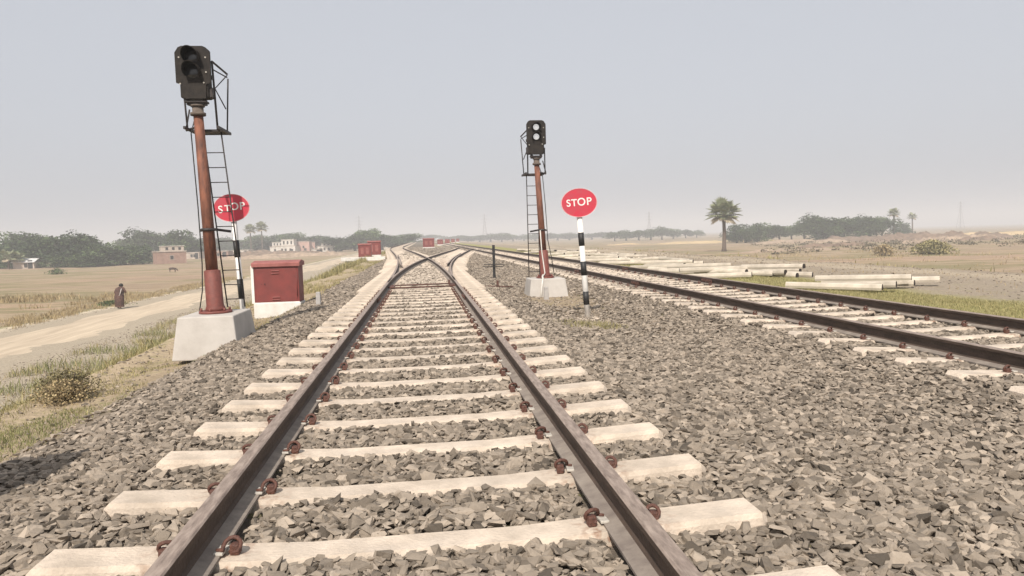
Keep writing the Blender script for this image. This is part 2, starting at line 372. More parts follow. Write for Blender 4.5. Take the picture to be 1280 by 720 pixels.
rail('check_rail', [off(cR,1,y,.13+.05*max(0,abs(y-43)-9.5)/1.5) for y in ylist(32,54)], 'check rail inside the right outer rail level with the crossing', GC)
# fishplates and bolts
def fishplate(parent, x, y, side):
    bm = bmesh.new(); box(bm, x+side*.028, y, .095, .022, .62, .085, .006)
    for k in range(4): tube(bm, [(x+side*.03, y-.24+k*.16, .095), (x+side*.062, y-.24+k*.16, .095)], .017, 6)
    obj('fishplate', bm, M['rust'], parent)
fishplate(r_main_l, MX-HG, 14.6, 1); fishplate(r_main_r, MX+HG, 14.6, -1); fishplate(r_right_n, RX-HG, 23, -1); fishplate(r_right_f, RX+HG, 16.5, -1); fishplate(r_right_n, RX-HG, 16.5, -1); fishplate(r_right_f, RX+HG, 23.5, -1)

# sleepers
def sleeper_mesh(L, name, endmat=None, endside=0):
    """stations along x: trapezoid section, ends canted up"""
    bm = bmesh.new(); hl = L/2
    st = [-hl, -hl+.03, -1.12, -.62, -.45, 0, .45, .62, 1.12, hl-.03, hl]
    def topz(x): return max(0, (abs(x)-.52)*.048)
    rings = []
    for x in st:
        e = abs(abs(x)-hl) < .001; z = topz(x) - (.03 if e else 0); w = .088 if abs(x) > .5 else .075; w -= .012 if e else 0
        bw = w + .05
        rings.append([bm.verts.new((x+(.0 if not e else 0), a, b)) for a, b in ((-bw,-.21),(-w-.012,z-.022),(-w,z),(w,z),(w+.012,z-.022),(bw,-.21))])
    for i in range(len(rings)-1):
        for j in range(6): bm.faces.new((rings[i][j], rings[i][(j+1)%6], rings[i+1][(j+1)%6], rings[i+1][j]))
    f0 = bm.faces.new(rings[0][::-1]); f1 = bm.faces.new(rings[-1])
    if endside < 0: f0.material_index = 1
    if endside > 0: f1.material_index = 1
    if endside == 9: f1.material_index = 1; f0.material_index = 1
    bmesh.ops.recalc_face_normals(bm, faces=bm.faces)
    me = bpy.data.meshes.new(name); bm.to_mesh(me); bm.free(); me.materials.append(M['concrete'])
    me.materials.append(endmat or M['concrete_dirty']); return me
SL = 3.02
SM = sleeper_mesh(SL, 'concrete_sleeper'); SMo = sleeper_mesh(SL, 'concrete_sleeper_stained', None, 9)
# elastic clip
def clip_mesh():
    bm = bmesh.new()
    # coil in the plane across the rail, arms to the rail foot and through the shoulder
    pts = [(-.018, -.028, .030), (.0, -.03, .034)]
    for k in range(12):
        a = math.radians(200 - k*28); pts.append((.050+.037*math.cos(a), -.034+k*.004+.022*math.sin(a), .048+.034*math.sin(a)))
    pts += [(.045, .03, .030)]
    tube(bm, pts, .0105, 7, 0)
    me0 = bm
    box(bm, .058, .004, .026, .045, .05, .055, .008, mi=0)      # cast shoulder
    me = bpy.data.meshes.new('rail_clip'); bm.to_mesh(me); bm.free(); me.materials.append(M['rust']); return me
def liner_mesh():
    bm = bmesh.new(); box(bm, -.004, -.01, .0225, .045, .095, .014, .003)
    me = bpy.data.meshes.new('liner'); bm.to_mesh(me); bm.free(); me.materials.append(M['liner']); return me
CM, LM = clip_mesh(), liner_mesh()
def put(name, me, parent=None, loc=(0,0,0), rot=(0,0,0)):
    o = bpy.data.objects.new(name, me); C.objects.link(o); o.parent = parent; o.location = loc; o.rotation_euler = rot; return o
sleeper_boxes = []   # (x, y, halflen, rotz)
def sleeper(x, y, rz, label, group, clips=True, me=None, rails=(-HG, HG)):
    o = put('concrete_sleeper', me or SM, None, (x, y, 0), (0,0,rz)); tag(o, label, 'sleeper', group)
    if clips:
        for rx in rails:
            for s in (-1, 1):
                c = put('rail_clip', CM, o, (rx+s*.088, random.uniform(-.012,.012), .012), (0, 0, (math.pi if s < 0 else 0)+random.uniform(-.12,.12)))
                c.scale = (.86,.9,.84)
                if y < 13: put('liner', LM, c, (0,0,0))
    sleeper_boxes.append((x, y, rz)); return o
ORD = ['nearest','second','third','fourth','fifth','sixth','seventh','eighth','ninth','tenth','eleventh','twelfth']
y = 2.30; k = -1
while y < 17.5:
    if k < 0: lab = 'cream concrete sleeper of the middle track mostly below the bottom edge of the photo'
    elif k < 12: lab = f'cream concrete sleeper of the middle track, {ORD[k]} fully visible one from the bottom edge'
    else: lab = f'cream concrete sleeper of the middle track, {ORD[max(0,21-k)]} before the red switch rods'
    if k in (1,): lab = 'cream concrete sleeper with rust stained ends, second fully visible one of the middle track'
    sleeper(MX, y, 0, lab, 'sleepers of the middle track before the switch', True, SMo if k == 1 else SM)
    y += .69; k += 1
# turnout bearers: one length under both branches, growing longer
while y < 46:
    d = cR(y)-cL(y); sc = (SL+d)/SL
    me = bpy.data.meshes.get(f'bearer{int(sc*8)}') or sleeper_mesh(SL*(int(sc*8)/8+.06), f'bearer{int(sc*8)}')
    o = put('concrete_sleeper', me, None, ((cR(y)+cL(y))/2, y, 0), (0,0,0))
    nb_ = globals().get('nb_', -1)+1; tag(o, f'cream concrete bearer beyond the red switch rods, {ORD[nb_]} of the row' if nb_ < 12 else 'cream concrete sleeper under the crossing of the middle track', 'sleeper', 'sleepers under the switch and crossing')
    y += .58
def rest_mesh(rows, name, length=SL):
    bm = bmesh.new()
    for (x, y, rz) in rows:
        box(bm, x, y, -.095, length, .22, .2, 0, Matrix.Rotation(rz, 3, 'Z'), taper=(1,.8))
    return bm
rest = []
n_l = n_r = 0
while y < 420:
    d = cR(y)-cL(y)
    if y < 82: 
        sleeper(cL(y), y, -math.atan(tangent(cL, y)), 'cream concrete sleeper of the branch curving left beyond the crossing', 'sleepers of the left branch', False)
        if d > SL+.05: sleeper(cR(y), y, -math.atan(tangent(cR, y)), 'cream concrete sleeper of the branch curving right beyond the crossing', 'sleepers of the right branch', False)
        else:
            o = put('concrete_sleeper', SM, None, (cR(y), y+.30, -.004), (0,0,0)); tag(o, 'cream concrete sleeper of the branch curving right beyond the crossing', 'sleeper', 'sleepers of the right branch')
    else:
        rest.append((cL(y), y, 0))
        if y < 92: rest.append((cR(y), y+.02, 0))
    y += .66
y = 4.1; k = 0
while y < 420:
    if y < 72:
        if k < 8 and y > 5.3: pass
        sleeper(RX-.03, y, 0, (f'half buried sleeper of the right hand track, {ORD[k-2]} from the right edge of the photo' if k >= 2 else 'half buried sleeper of the right hand track outside the right edge') if k < 14 else 'cream concrete sleeper of the right hand track farther than the striped stop post', 'sleepers of the right hand track, near' if k < 14 else 'sleepers of the right hand track, far', y < 24)
    else: rest.append((RX, y, 0))
    y += .66; k += 1
o = obj('distant_sleeper', rest_mesh(rest, 'distant_sleeper'), M['concrete']); tag(o, 'mass of pale sleepers under the tracks far down the line', 'sleepers', None, 'stuff')

# ------------------------------------------------------------------ ballast stones
def hull_variant(npts, seed):
    r = np.random.default_rng(seed); bm = bmesh.new()
    P = r.normal(size=(npts,3)); P /= np.linalg.norm(P,axis=1)[:,None]; P *= r.uniform(.75,1.1,(npts,1)); P *= (1.0, r.uniform(.55,.85), r.uniform(.36,.58))
    for p in P: bm.verts.new(p)
    res = bmesh.ops.convex_hull(bm, input=bm.verts)
    for v in [v for v in bm.verts if not v.link_faces]: bm.verts.remove(v)
    bmesh.ops.triangulate(bm, faces=bm.faces); bmesh.ops.recalc_face_normals(bm, faces=bm.faces)
    bm.verts.index_update(); V = np.array([v.co for v in bm.verts]); F = np.array([[v.index for v in f.verts] for f in bm.faces]); bm.free()
    return V, F
VN = [hull_variant(11, 100+i) for i in range(24)]; VF = [hull_variant(8, 300+i) for i in range(14)]
def rotmats(n, tilt):
    az = rng.uniform(0, 2*np.pi, n); t = rng.normal(0, tilt, n); b = rng.uniform(0, 2*np.pi, n)
    def rz(a): z = np.zeros_like(a); o = np.ones_like(a); return np.stack([np.cos(a),-np.sin(a),z,np.sin(a),np.cos(a),z,z,z,o],-1).reshape(-1,3,3)
    def rx(a): z = np.zeros_like(a); o = np.ones_like(a); return np.stack([o,z,z,z,np.cos(a),-np.sin(a),z,np.sin(a),np.cos(a)],-1).reshape(-1,3,3)
    return rz(az) @ rx(t) @ rz(b)
def assemble(P, S, variants, tilt, R=None):
    n = len(P); R = rotmats(n, tilt) if R is None else R; which = rng.integers(0, len(variants), n); rv = np.clip(rng.normal(.5,.22,n), 0, 1)
    VV, FF, AA = [], [], []; base = 0
    for k, (V, F) in enumerate(variants):
        idx = np.where(which == k)[0]
        if not len(idx): continue
        v = np.einsum('nij,vj->nvi', R[idx], V)*S[idx][:,None,None] + P[idx][:,None,:]
        nv = len(V); f = F[None] + (np.arange(len(idx))*nv)[:,None,None] + base
        VV.append(v.reshape(-1,3)); FF.append(f.reshape(-1,3)); AA.append(np.repeat(rv[idx], nv)); base += nv*len(idx)
    return np.concatenate(VV), np.concatenate(FF), np.concatenate(AA)
SY = [(2.36+.69*i) for i in range(22)]; SY_R = [4.1+.66*i for i in range(103)]
SYm = np.array([o_[1] for o_ in sleeper_boxes if abs(o_[0]-MX) < .3] + []); 
ally = [o_.location.copy() for o_ in bpy.data.objects if o_.name.startswith('concrete_sleeper')]
ym = np.array(sorted(v.y for v in ally if v.x < 3.2 and v.y < 47)); yr = np.array(sorted(v.y for v in ally if v.x > 5.5))
def near_dist(y, arr):
    i = np.clip(np.searchsorted(arr, y), 1, len(arr)-1); return np.minimum(np.abs(y-arr[i]), np.abs(y-arr[i-1]))
def stones(y0, y1, sp, size, layers, variants, name):
    Ps, Ss = [], []
    for ly in range(layers):
        gx = np.arange(-3.3, 8.1, sp); gy = np.arange(y0, y1, sp); X, Y = np.meshgrid(gx, gy)
        X = X.ravel() + rng.uniform(-.5,.5,X.size)*sp; Y = Y.ravel() + rng.uniform(-.5,.5,Y.size)*sp
        keep = (X > -.56*Y-2.2) & (X < .93*Y+2.2)
        edge = -2.78 + .22*vnoise(X, Y, 1.2, 31)*2 ; keep &= (X > edge) | (rng.random(X.size) < .06)
        edger = 7.45 + .3*vnoise(X, Y, 1.5, 32); keep &= (X < edger)
        # bare soil between the tracks around the right signal block
        soil = np.exp(-(((X-2.9)/1.1)**2 + ((Y-15.2)/3.0)**2)); keep &= rng.random(X.size) > soil*1.15
        X, Y = X[keep], Y[keep]; s = size*np.clip(rng.lognormal(0, .34, len(X)), .45, 1.9)
        s = np.where((X < -2.7), s*.85, s)
        z = zt(X, Y) + rng.uniform(-.008,.012,len(X)) + (ly*.010) + vnoise(X, Y, .25, 40)*.02
        ok = np.ones(len(X), bool)
        dm = near_dist(Y, ym); dr = near_dist(Y, yr)
        halfw = SL/2 + np.clip((Y-18)/28, 0, 1)*.75
        cm = np.where(Y > 18, MX+np.clip((Y-18)/28,0,1)*.3, MX)
        inm = (np.abs(X-cm) < halfw+.02) & (Y < 47); inr = np.abs(X-RX) < SL/2
        ok &= ~(inm & (dm < .088 + s*.45)); ok &= ~(inr & (dr < .088 + s*.45) & (np.abs(X-RX) < 1.22+.22*vnoise(X,Y,.4,77)*2))
        for rx in (MX-HG, MX+HG):
            w = np.where(np.abs(X-rx) < .085+s*.6, 1, 0).astype(bool) & (Y < 19); ok &= ~w
        for rx in (RX-HG, RX+HG): ok &= ~(np.abs(X-rx) < .085+s*.5)
        b1 = (X > -3.62)&(X < -2.66)&(Y > 10.75)&(Y < 12.1); b2 = (X > 2.3)&(X < 3.26)&(Y > 16.2)&(Y < 17.2)
        ok &= ~(b1|b2)
        # between the rails the cribs sit slightly fuller
        z = z + np.where(inm & (np.abs(X-cm) < .7), .006, 0) - np.where(inr & (np.abs(X-RX) < .75), .01, 0)
        z = np.where(inr & (np.abs(X-RX) > HG+.15), z+.026, z)
        z = z + .003*np.clip((Y-15)/4,0,1)*(inm|(Y>46)) + .002*((Y>17)&(Y<47)&inm) + .010*((Y<14)&(X<3.6))
        Ps.append(np.stack([X, Y, z], -1)[ok]); Ss.append(s[ok])
    P = np.concatenate(Ps); S = np.concatenate(Ss); return P, S
allV, allF, allA = [], [], []; base = 0
for (y0, y1, sp, size, layers, var, tilt) in ((1.6,9,.045,.0345,3,VN,.36),(9,17,.060,.042,2,VF,.36),(17,32,.082,.054,2,VF,.32),(32,60,.125,.075,1,VF,.28),(60,120,.19,.11,1,VF,.22)):
    P, S = stones(y0, y1, sp, size, layers, var, 'x')
    V, F, A = assemble(P, S, var, tilt); allV.append(V); allF.append(F+base); allA.append(A); base += len(V)
V = np.concatenate(allV); F = np.concatenate(allF); A = np.concatenate(allA)
print('ballast tris', len(F))
o = link('ballast', npmesh('ballast', V, F, A, M['stone'])); tag(o, 'grey angular ballast stones packed around the tracks', 'ballast', None, 'stuff')
# stones spilled on the verge, bench and right-hand gravel ground
P = []
for (x0,x1,y0,y1,n) in ((-4.6,-2.8,3.5,20,1500),(-14.3,-9.5,18,60,5000),(-24,-20.2,36,70,1500),(2.1,3.9,10,20,1500),(10.8,16.8,11,50,2200)):
    X = rng.uniform(x0,x1,n); Y = rng.uniform(y0,y1,n); P.append(np.stack([X,Y,zt(X,Y)+.005],-1))
P = np.concatenate(P); S = rng.uniform(.012,.04,len(P))*(1+P[:,1]/60)
V,F,A = assemble(P,S,VF,.3); o = link('loose_gravel', npmesh('loose_gravel',V,F,A,M['stone'])); tag(o,'small loose gravel scattered over the bare soil','gravel',None,'stuff')

# ------------------------------------------------------------------ grass
def blades(regions, name, label, material, cat='grass'):
    Vs, Fs, As = [], [], []; base = 0
    for (X, Y, h, w) in regions:
        n = len(X); Z = zt(X, Y)-.01; a = rng.uniform(0, 2*np.pi, n); lean = rng.uniform(.1,.75,n)*h; b = rng.uniform(0, 2*np.pi, n)
        hh = h*rng.uniform(.5,1.2,n)
        p0 = np.stack([X-np.cos(a)*w/2, Y-np.sin(a)*w/2, Z],-1); p1 = np.stack([X+np.cos(a)*w/2, Y+np.sin(a)*w/2, Z],-1)
        m = np.stack([X+np.cos(b)*lean*.35, Y+np.sin(b)*lean*.35, Z+hh*.6],-1); dx = np.stack([np.cos(a)*w*.35, np.sin(a)*w*.35, 0*a],-1)
        t = np.stack([X+np.cos(b)*lean, Y+np.sin(b)*lean, Z+hh],-1)
        V = np.stack([p0,p1,m+dx,m-dx,t],1).reshape(-1,3)
        F = np.array([[0,1,2],[0,2,3],[3,2,4]])[None]+(np.arange(n)*5)[:,None,None]+base
        Vs.append(V); Fs.append(F.reshape(-1,3)); As.append(np.repeat(np.clip(rng.normal(.5,.25,n),0,1),5)); base += 5*n
    o = link(name, npmesh(name, np.concatenate(Vs), np.concatenate(Fs), np.concatenate(As), material)); return tag(o, label, cat, None, 'stuff')
def region(x0,x1,y0,y1,n,h,w,dens=.0,scale=1.2,seed=50):
    X = rng.uniform(x0,x1,n); Y = rng.uniform(y0,y1,n); k = vnoise(X,Y,scale,seed)+vnoise(X,Y,scale*.4,seed+1)*.6 > dens
    X, Y = X[k], Y[k]; return X, Y, h*rng.uniform(.6,1.3,len(X)), w*rng.uniform(.7,1.3,len(X))
def clump(cx, cy, rx, ry, n, h, w):
    r = np.sqrt(rng.random(n)); a = rng.uniform(0,2*np.pi,n); X = cx+rx*r*np.cos(a); Y = cy+ry*r*np.sin(a); return X, Y, h*(1.1-.6*r), np.full(n, w)
blades([region(-9.6,-4.9,8,34,42000,.20,.012,-.12), region(-9.4,-4.6,34,70,32000,.38,.035,-.25), region(-13.2,-9.2,20,46,11000,.26,.02,.10,1.3,90), region(-7.5,-5.0,9,26,9000,.30,.014,.10,1.0,92), region(-4.9,-3.6,5.5,9,5000,.05,.007,-.05,.5,93), region(-4.2,-2.9,8.8,10.9,3000,.05,.007,-.05,.4,94), region(-3.9,-2.8,12.4,22,5000,.06,.009,.05,.8,95), region(-8.6,-5.0,70,140,14000,.5,.09,-.3), region(-4.9,-3.1,22,58,9000,.13,.02,.02),
        region(-4.9,-3.3,3.5,22,9000,.07,.008,.16,.6,70), clump(2.55,10.5,.5,.45,900,.12,.009), clump(2.2,10.9,.3,.3,350,.10,.009), clump(-4.7,7.6,.5,1.2,1500,.09,.008)],
       'grass', 'green and yellow grass on the bank left of the track', M['grass'])
M['fresh'] = mat('fresh', (.29,.29,.125), (.10,.105,.045), 3, .85, 0, attr='rnd', spec=.2)
blades([clump(-3.75,6.7,.55,1.5,3800,.07,.007), clump(-3.3,8.3,.3,.7,900,.05,.006), clump(-3.05,10.2,.25,.45,900,.06,.006), region(-8,-5.2,8,18,5000,.3,.012,.1,1,97), region(-13.0,-9.0,21,40,6500,.30,.02,.12,1.8,98), region(-9.3,-5.5,14,40,9000,.30,.014,.0,1.4,99)], 'fresh_grass', 'patches of fresh green grass on the sandy bank', M['fresh'])
blades([region(7.6,10.2,7,22,46000,.05,.009,-.42,.8,60), region(7.6,10.4,22,60,20000,.06,.02,-.35,1,60), region(17,23,18,80,9000,.25,.05,-.1)], 'grass_strip', 'short yellow green grass strip along the right hand track', M['grass'])
blades([region(-23.6,-20.6,34,90,14000,.25,.03,-.1), region(-13.5,-9,18,50,2500,.22,.02,.1,1.5,96), region(-45,-24,52,64,9000,.42,.05,.05,3,80), region(-80,-52,84,92,9000,.5,.09,-.1,5,81), region(-9.3,-5,12,40,5000,.34,.012,.1), region(10.4,16.9,9,60,14000,.045,.012,.12,1.3,88), region(11,24,9,50,6000,.10,.012,.18,1.0,89), region(-4.8,-3.2,12,40,4000,.10,.012,.05),
        region(24,70,60,110,7000,.3,.07,.22,4,83)], 'dry_grass', 'dry straw coloured grass and stubble in the fields', M['drygrass'])
M['scrubleaf'] = mat('scrubleaf', (.27,.23,.11), (.09,.075,.04), 3, .9, 0, attr='rnd')
def scrub():
    px = rng.uniform(940,1300,230); Y = rng.uniform(105,230,230); X = Y*np.tan(YAW+np.arctan((px-640)/900)); V = []; 
    for x, y in zip(X, Y):
        k = 26; rr_ = rng.uniform(.5,1.6); P = np.stack([rng.normal(0,.45,k)*rr_*1.6, rng.normal(0,.4,k)*rr_, rng.random(k)*.45*rr_],-1)+np.array([x,y,float(zt(x,y))])
        V.append((np.einsum('nij,vj->nvi',rotmats(k,1.0),np.array([[-.5,0,0],[.5,0,0],[0,.9,0]])*.36)+P[:,None,:]).reshape(-1,3))
    V = np.concatenate(V); o = link('scrub', npmesh('scrub', V, np.arange(len(V)).reshape(-1,3), np.repeat(rng.random(len(V)//3),3), M['scrub'])); tag(o, 'low dark dry scrub dotted over the brown right hand field', 'scrub', None, 'stuff')
M['scrub'] = mat('scrub', (.22,.18,.11), (.06,.055,.035), 2, .9, 0, attr='rnd'); scrub()
def bush(cx, cy, r, h, n, leaf, label, matn='leaf2', group=None, stems=18):
    z0 = float(zt(cx, cy))-.02; t = thing('bush', label, 'bush', (cx,cy,z0), 0, group)
    X = rng.normal(0,.42,n)*r; Y = rng.normal(0,.42,n)*r; Z = rng.random(n)**.8*h*np.exp(-(X**2+Y**2)/(1.6*r*r))
    R = rotmats(n, 1.2); base = np.array([[-.5,0,0],[.5,0,0],[0,1.3,0]])*leaf; v = np.einsum('nij,vj->nvi',R,base)*rng.uniform(.6,1.3,n)[:,None,None]+np.stack([X,Y,Z],-1)[:,None,:]
    link('foliage', npmesh('foliage', v.reshape(-1,3), np.arange(n*3).reshape(-1,3), np.repeat(rng.random(n),3), M[matn]), None, t)
    bm = bmesh.new()
    for k in range(stems):
        a = random.uniform(0,6.28); q = random.uniform(.2,.8)*r
        tube(bm, [(0,0,0),(q*.5*math.cos(a),q*.5*math.sin(a),h*.5),(q*math.cos(a),q*math.sin(a),h*random.uniform(.6,.95))], [.006*h/.3,.004*h/.3,.002*h/.3], 4)
    obj('stem', bm, M['bark'], t)
bush(-4.22, 8.95, .38, .38, 3600, .020, 'low brown green bush on the lip of the bank left of the near sleepers', 'scrubleaf', None, 40)
bush(-4.15, 8.75, .34, .30, 2400, .02, 'drier twiggy bush beside the brown green bush on the bank', 'drygrass')
bush(64.7, 85, 2.3, 1.8, 3200, .20, 'round light green bush in the right hand field', 'grass')
bush(59.4, 87, 1.5, 1.5, 1500, .16, 'dry tan bush left of the round green bush in the right field', 'drygrass')
bush(-21.6, 53, 1.0, .35, 900, .08, 'small dark bush at the far edge of the dirt road', 'leaf')
bush(-60.5, 128, 1.5, 1.0, 500, .16, 'lone small bush in the left field', 'leaf')
for (bx,by,bl) in ((-6.8,36,'dark tuft of weeds on the bank behind the red cabinet'),(-7.8,52,'taller weeds on the bank beyond the red cabinet')): bush(bx,by,.9,.7,2600,.05,bl,'leaf2')

# ------------------------------------------------------------------ signals
def pole_bm(p0, p1, r0, r1, seg=18): bm = bmesh.new(); tube(bm, [p0, p1], [r0, r1], seg); return bm
def foundation(t, w, d, h, tw, mat_='block', cx=0, cy=0):
    bm = bmesh.new(); box(bm, cx, cy, 0, w, d, h, .018, taper=(tw,tw))
    bmesh.ops.translate(bm, verts=bm.verts, vec=(0,0,h/2-.02)); return obj('foundation', bm, M[mat_], t)
def signal_head(t, W, H, D, cx, cy, z0, hood_len, lenses, mirror=1):
    """front looks towards -Y"""
    bm = bmesh.new()
    # back box
    box(bm, cx, cy+D/2, z0+H/2, W*.82, D, H*.96, .02)
    h = obj('signal_head', bm, M['head'], t)
    # background board with clipped top corners and narrower chin
    bm = bmesh.new(); w = W/2; c = W*.2; zc = z0+H*.30
    poly = [(cx-w,zc),(cx-w,z0+H-c),(cx-w+c*.5,z0+H-c*.22),(cx-w+c,z0+H),(cx+w-c,z0+H),(cx+w-c*.5,z0+H-c*.22),(cx+w,z0+H-c),(cx+w,zc),(cx+w*.72,zc-.02),(cx+w*.66,z0),(cx-w*.66,z0),(cx-w*.72,zc-.02)]
    prism(bm, poly, 'y', cy-.02, cy+.012); obj('background_board', bm, M['head'], h)
    rL = W*.235
    for i, zz in enumerate((z0+H*.80, z0+H*.52)):
        bm = bmesh.new(); n = 22; A = []; B = []; A2 = []; B2 = []
        for k in range(n+1):
            a = math.radians(-38 + k*(256/n)); u, v = math.cos(a), math.sin(a); l = hood_len*(.35+.65*max(0, (v+.62)/1.62))
            A.append(bm.verts.new((cx+rL*u, cy-.02, zz+rL*v))); B.append(bm.verts.new((cx+rL*1.02*u, cy-.02-l, zz+rL*1.02*v-.015)))
            A2.append(bm.verts.new((cx+(rL-.006)*u, cy-.02, zz+(rL-.006)*v))); B2.append(bm.verts.new((cx+(rL*1.02-.006)*u, cy-.02-l, zz+(rL*1.02-.006)*v-.015)))
        for k in range(n):
            bm.faces.new((A[k],A[k+1],B[k+1],B[k])).smooth = True; f = bm.faces.new((A2[k],B2[k],B2[k+1],A2[k+1])); f.smooth = True; f.material_index = 1; bm.faces.new((B[k],B[k+1],B2[k+1],B2[k]))
        hd = obj('hood', bm, [M['head'], M['hoodin']], h)
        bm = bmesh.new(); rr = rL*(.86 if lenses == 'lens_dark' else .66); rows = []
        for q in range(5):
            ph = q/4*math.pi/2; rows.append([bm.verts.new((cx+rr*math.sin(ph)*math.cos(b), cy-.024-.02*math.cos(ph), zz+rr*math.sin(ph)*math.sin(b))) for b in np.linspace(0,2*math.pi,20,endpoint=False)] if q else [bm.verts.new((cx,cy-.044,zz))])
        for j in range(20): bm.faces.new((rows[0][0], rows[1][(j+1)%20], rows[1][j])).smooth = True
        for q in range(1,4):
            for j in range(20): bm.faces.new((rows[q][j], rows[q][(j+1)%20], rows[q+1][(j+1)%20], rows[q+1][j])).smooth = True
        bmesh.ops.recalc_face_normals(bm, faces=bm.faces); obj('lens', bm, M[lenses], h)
    # mounting forks, collar, side hinge bolts
    bm = bmesh.new(); box(bm, cx, cy+D*.45, z0-.035, W*.62, D*.8, .03, .004); box(bm, cx-W*.26, cy+D*.45, z0-.01, .03, .06, .05); box(bm, cx+W*.26, cy+D*.45, z0-.01, .03, .06, .05)
    box(bm, cx, cy+D*.45, z0-.065, W*.55, .12, .028, .004); tube(bm, [(cx,cy+D*.45,z0-.05),(cx,cy+D*.45,z0-.09)], .07, 14)
    for q in (-1,1): tube(bm, [(cx+q*W*.2,cy+D*.45-.03,z0-.08),(cx+q*W*.2,cy+D*.45-.03,z0)], .014, 6)
    obj('bracket', bm, M['darkmetal'], h)
    bm = bmesh.new()
    for zz in (z0+.06, z0+H*.42): box(bm, cx+mirror*W*.46, cy+.06, zz, .05, .05, .06, .004)
    box(bm, cx+mirror*W*.44, cy+D*.5, z0+.1, .05, .14, .16, .01)
    obj('hinge', bm, M['darkmetal'], h)
    bm = bmesh.new()
    for (u, v) in ((-.38,.78),(.38,.78),(.38,.5),(-.38,.28),(.30,.30)):
        tube(bm, [(cx+u*W,cy-.02,z0+v*H),(cx+u*W,cy-.032,z0+v*H)], .012, 6)
    obj('bolt', bm, M['liner'], h)
    return h
def signal(x, y, z0, lean, side, label, Hm, rp, block, head, hood, lenses, lad_off, zlad0):
    """side = +1 ladder and cage on the right"""
    t = thing('signal_post', label, 'signal', (x,y,z0), 0)
    w, d, h, tw = block; foundation(t, w, d, h, tw)
    L = lambda z: lean*(z-h)    # x offset of the pole axis
    bm = bmesh.new(); tube(bm, [(0,0,h-.02),(0,0,h+.018)], [rp*2.7]*2, 24)
    for k in range(6): a = math.pi/3*k+.4; tube(bm, [(rp*2.3*math.cos(a),rp*2.3*math.sin(a),h+.01),(rp*2.3*math.cos(a),rp*2.3*math.sin(a),h+.06)], .018, 6)
    obj('base_flange', bm, M['mast_base'], t)
    bm = bmesh.new(); tube(bm, [(0,0,h+.01),(0,0,h+.06),(L(h+.09),0,h+.10),(L(h+.6),0,h+.62),(L(h+.6),0,h+.64)], [rp*1.75,rp*1.6,rp*1.42,rp*1.34,rp*.98], 22); obj('pole_sleeve', bm, M['mast_base'], t)
    bm = bmesh.new(); tube(bm, [(L(h+.5),0,h+.5),(L(h+1.6),0,h+1.6),(L(Hm),0,Hm)], [rp,rp*.93,rp*.78], 22); pole = obj('pole', bm, M['mast'], t)
    bm = bmesh.new(); tube(bm, [(L(Hm),0,Hm-.02),(L(Hm),0,Hm+.02),(L(Hm),0,Hm+.03),(L(Hm),0,Hm+.13)], [rp*1.25,rp*1.25,rp*.9,rp*.9], 20); tube(bm, [(L(Hm),0,Hm+.11),(L(Hm),0,Hm+.135)], rp*1.15, 20); obj('pole_cap', bm, M['pole_cap'], t)
    W, H, D = head; zh = Hm+.21
    signal_head(t, W, H, D, L(zh), -D*.45, zh, hood, lenses, side)
    # ladder behind and beside the pole
    zp = Hm-.22; lw = .26; lad_bot = lad_off+.12
    OX = lambda z: side*(lad_bot+(lad_off-lad_bot)*(z-zlad0)/(zp-zlad0))
    bm = bmesh.new()
    for q in (-1, 1):
        tube(bm, [(OX(zlad0)+q*lw/2,.24,zlad0),(OX(zp)+q*lw/2+L(zp),.20,zp)], .011, 6)
    obj('ladder_rail', bm, M['darkmetal'], t)
    nr = int((zp-zlad0)/.225)
    for k in range(1, nr+1):
        zz = zlad0+k*.225-.1; ox = L(zp)*(zz-zlad0)/(zp-zlad0)+OX(zz); yy = .24-.04*(zz-zlad0)/(zp-zlad0); bm = bmesh.new()
        tube(bm, [(ox-lw/2,yy,zz),(ox+lw/2,yy,zz)], .008, 5); obj('ladder_rung', bm, M['darkmetal'], t)
    # clamp band from the pole to the ladder
    zc = h + (Hm-h)*.42; bm = bmesh.new(); ox = L(zc)
    tube(bm, [(ox+rp*1.08*math.cos(a),rp*1.08*math.sin(a),zc) for a in np.linspace(0,2*math.pi,17)[:-1]], .022, 6, closed=True)
    tube(bm, [(ox-side*rp*1.35,.0,zc-.01),(ox+side*(lad_off-lw/2),.16,zc+.015),(ox+side*(lad_off+lw/2),.28,zc-.03)], .02, 6); obj('ladder_clamp', bm, M['darkmetal'], t)
    # platform
    bm = bmesh.new(); ox = L(zp); x0, x1 = ox-side*.16, ox+side*(lad_off+lw/2+.06)
    box(bm, (x0+x1)/2, .16, zp, abs(x1-x0), .06, .035, .003); box(bm, (x0+x1)/2, .50, zp, abs(x1-x0), .03, .03)
    nsl = 7
    for k in range(nsl): box(bm, x0+(x1-x0)*(k+.5)/nsl, .33, zp+.004, abs(x1-x0)/nsl*.72, .32, .02)
    for q in (x0, x1): box(bm, q, .16, zp-.0, .03, .7, .04)
    obj('platform', bm, M['darkmetal'], t)
    # strut and guard cage
    bm = bmesh.new(); zt_ = zh+H*.72; xg = ox+side*(lad_off+lw/2+.02)
    tube(bm, [(xg,.48,zp),(xg+side*.05,.50,zh+H*.55)], .012, 6); tube(bm, [(xg-side*.04,.10,zp),(ox+side*W*.46,.02,zh+H*.75)], .016, 6)
    tube(bm, [(ox+side*W*.46,.02,zh+H*.75),(xg+side*.06,.42,zh+H*.62)], .016, 6)
    tube(bm, [(ox+side*W*.46,.04,zh+H*.60),(xg+side*.05,.44,zh+H*.56)], .011, 6)
    tube(bm, [(xg+side*.04,.50,zh+H*.62),(xg-side*.10,.30,zh+H*.30),(xg,.48,zh-.05)], .010, 6)
    tube(bm, [(ox-side*W*.42,.04,zh+H*.22),(ox-side*.20,.10,zp+.02)], .014, 6)
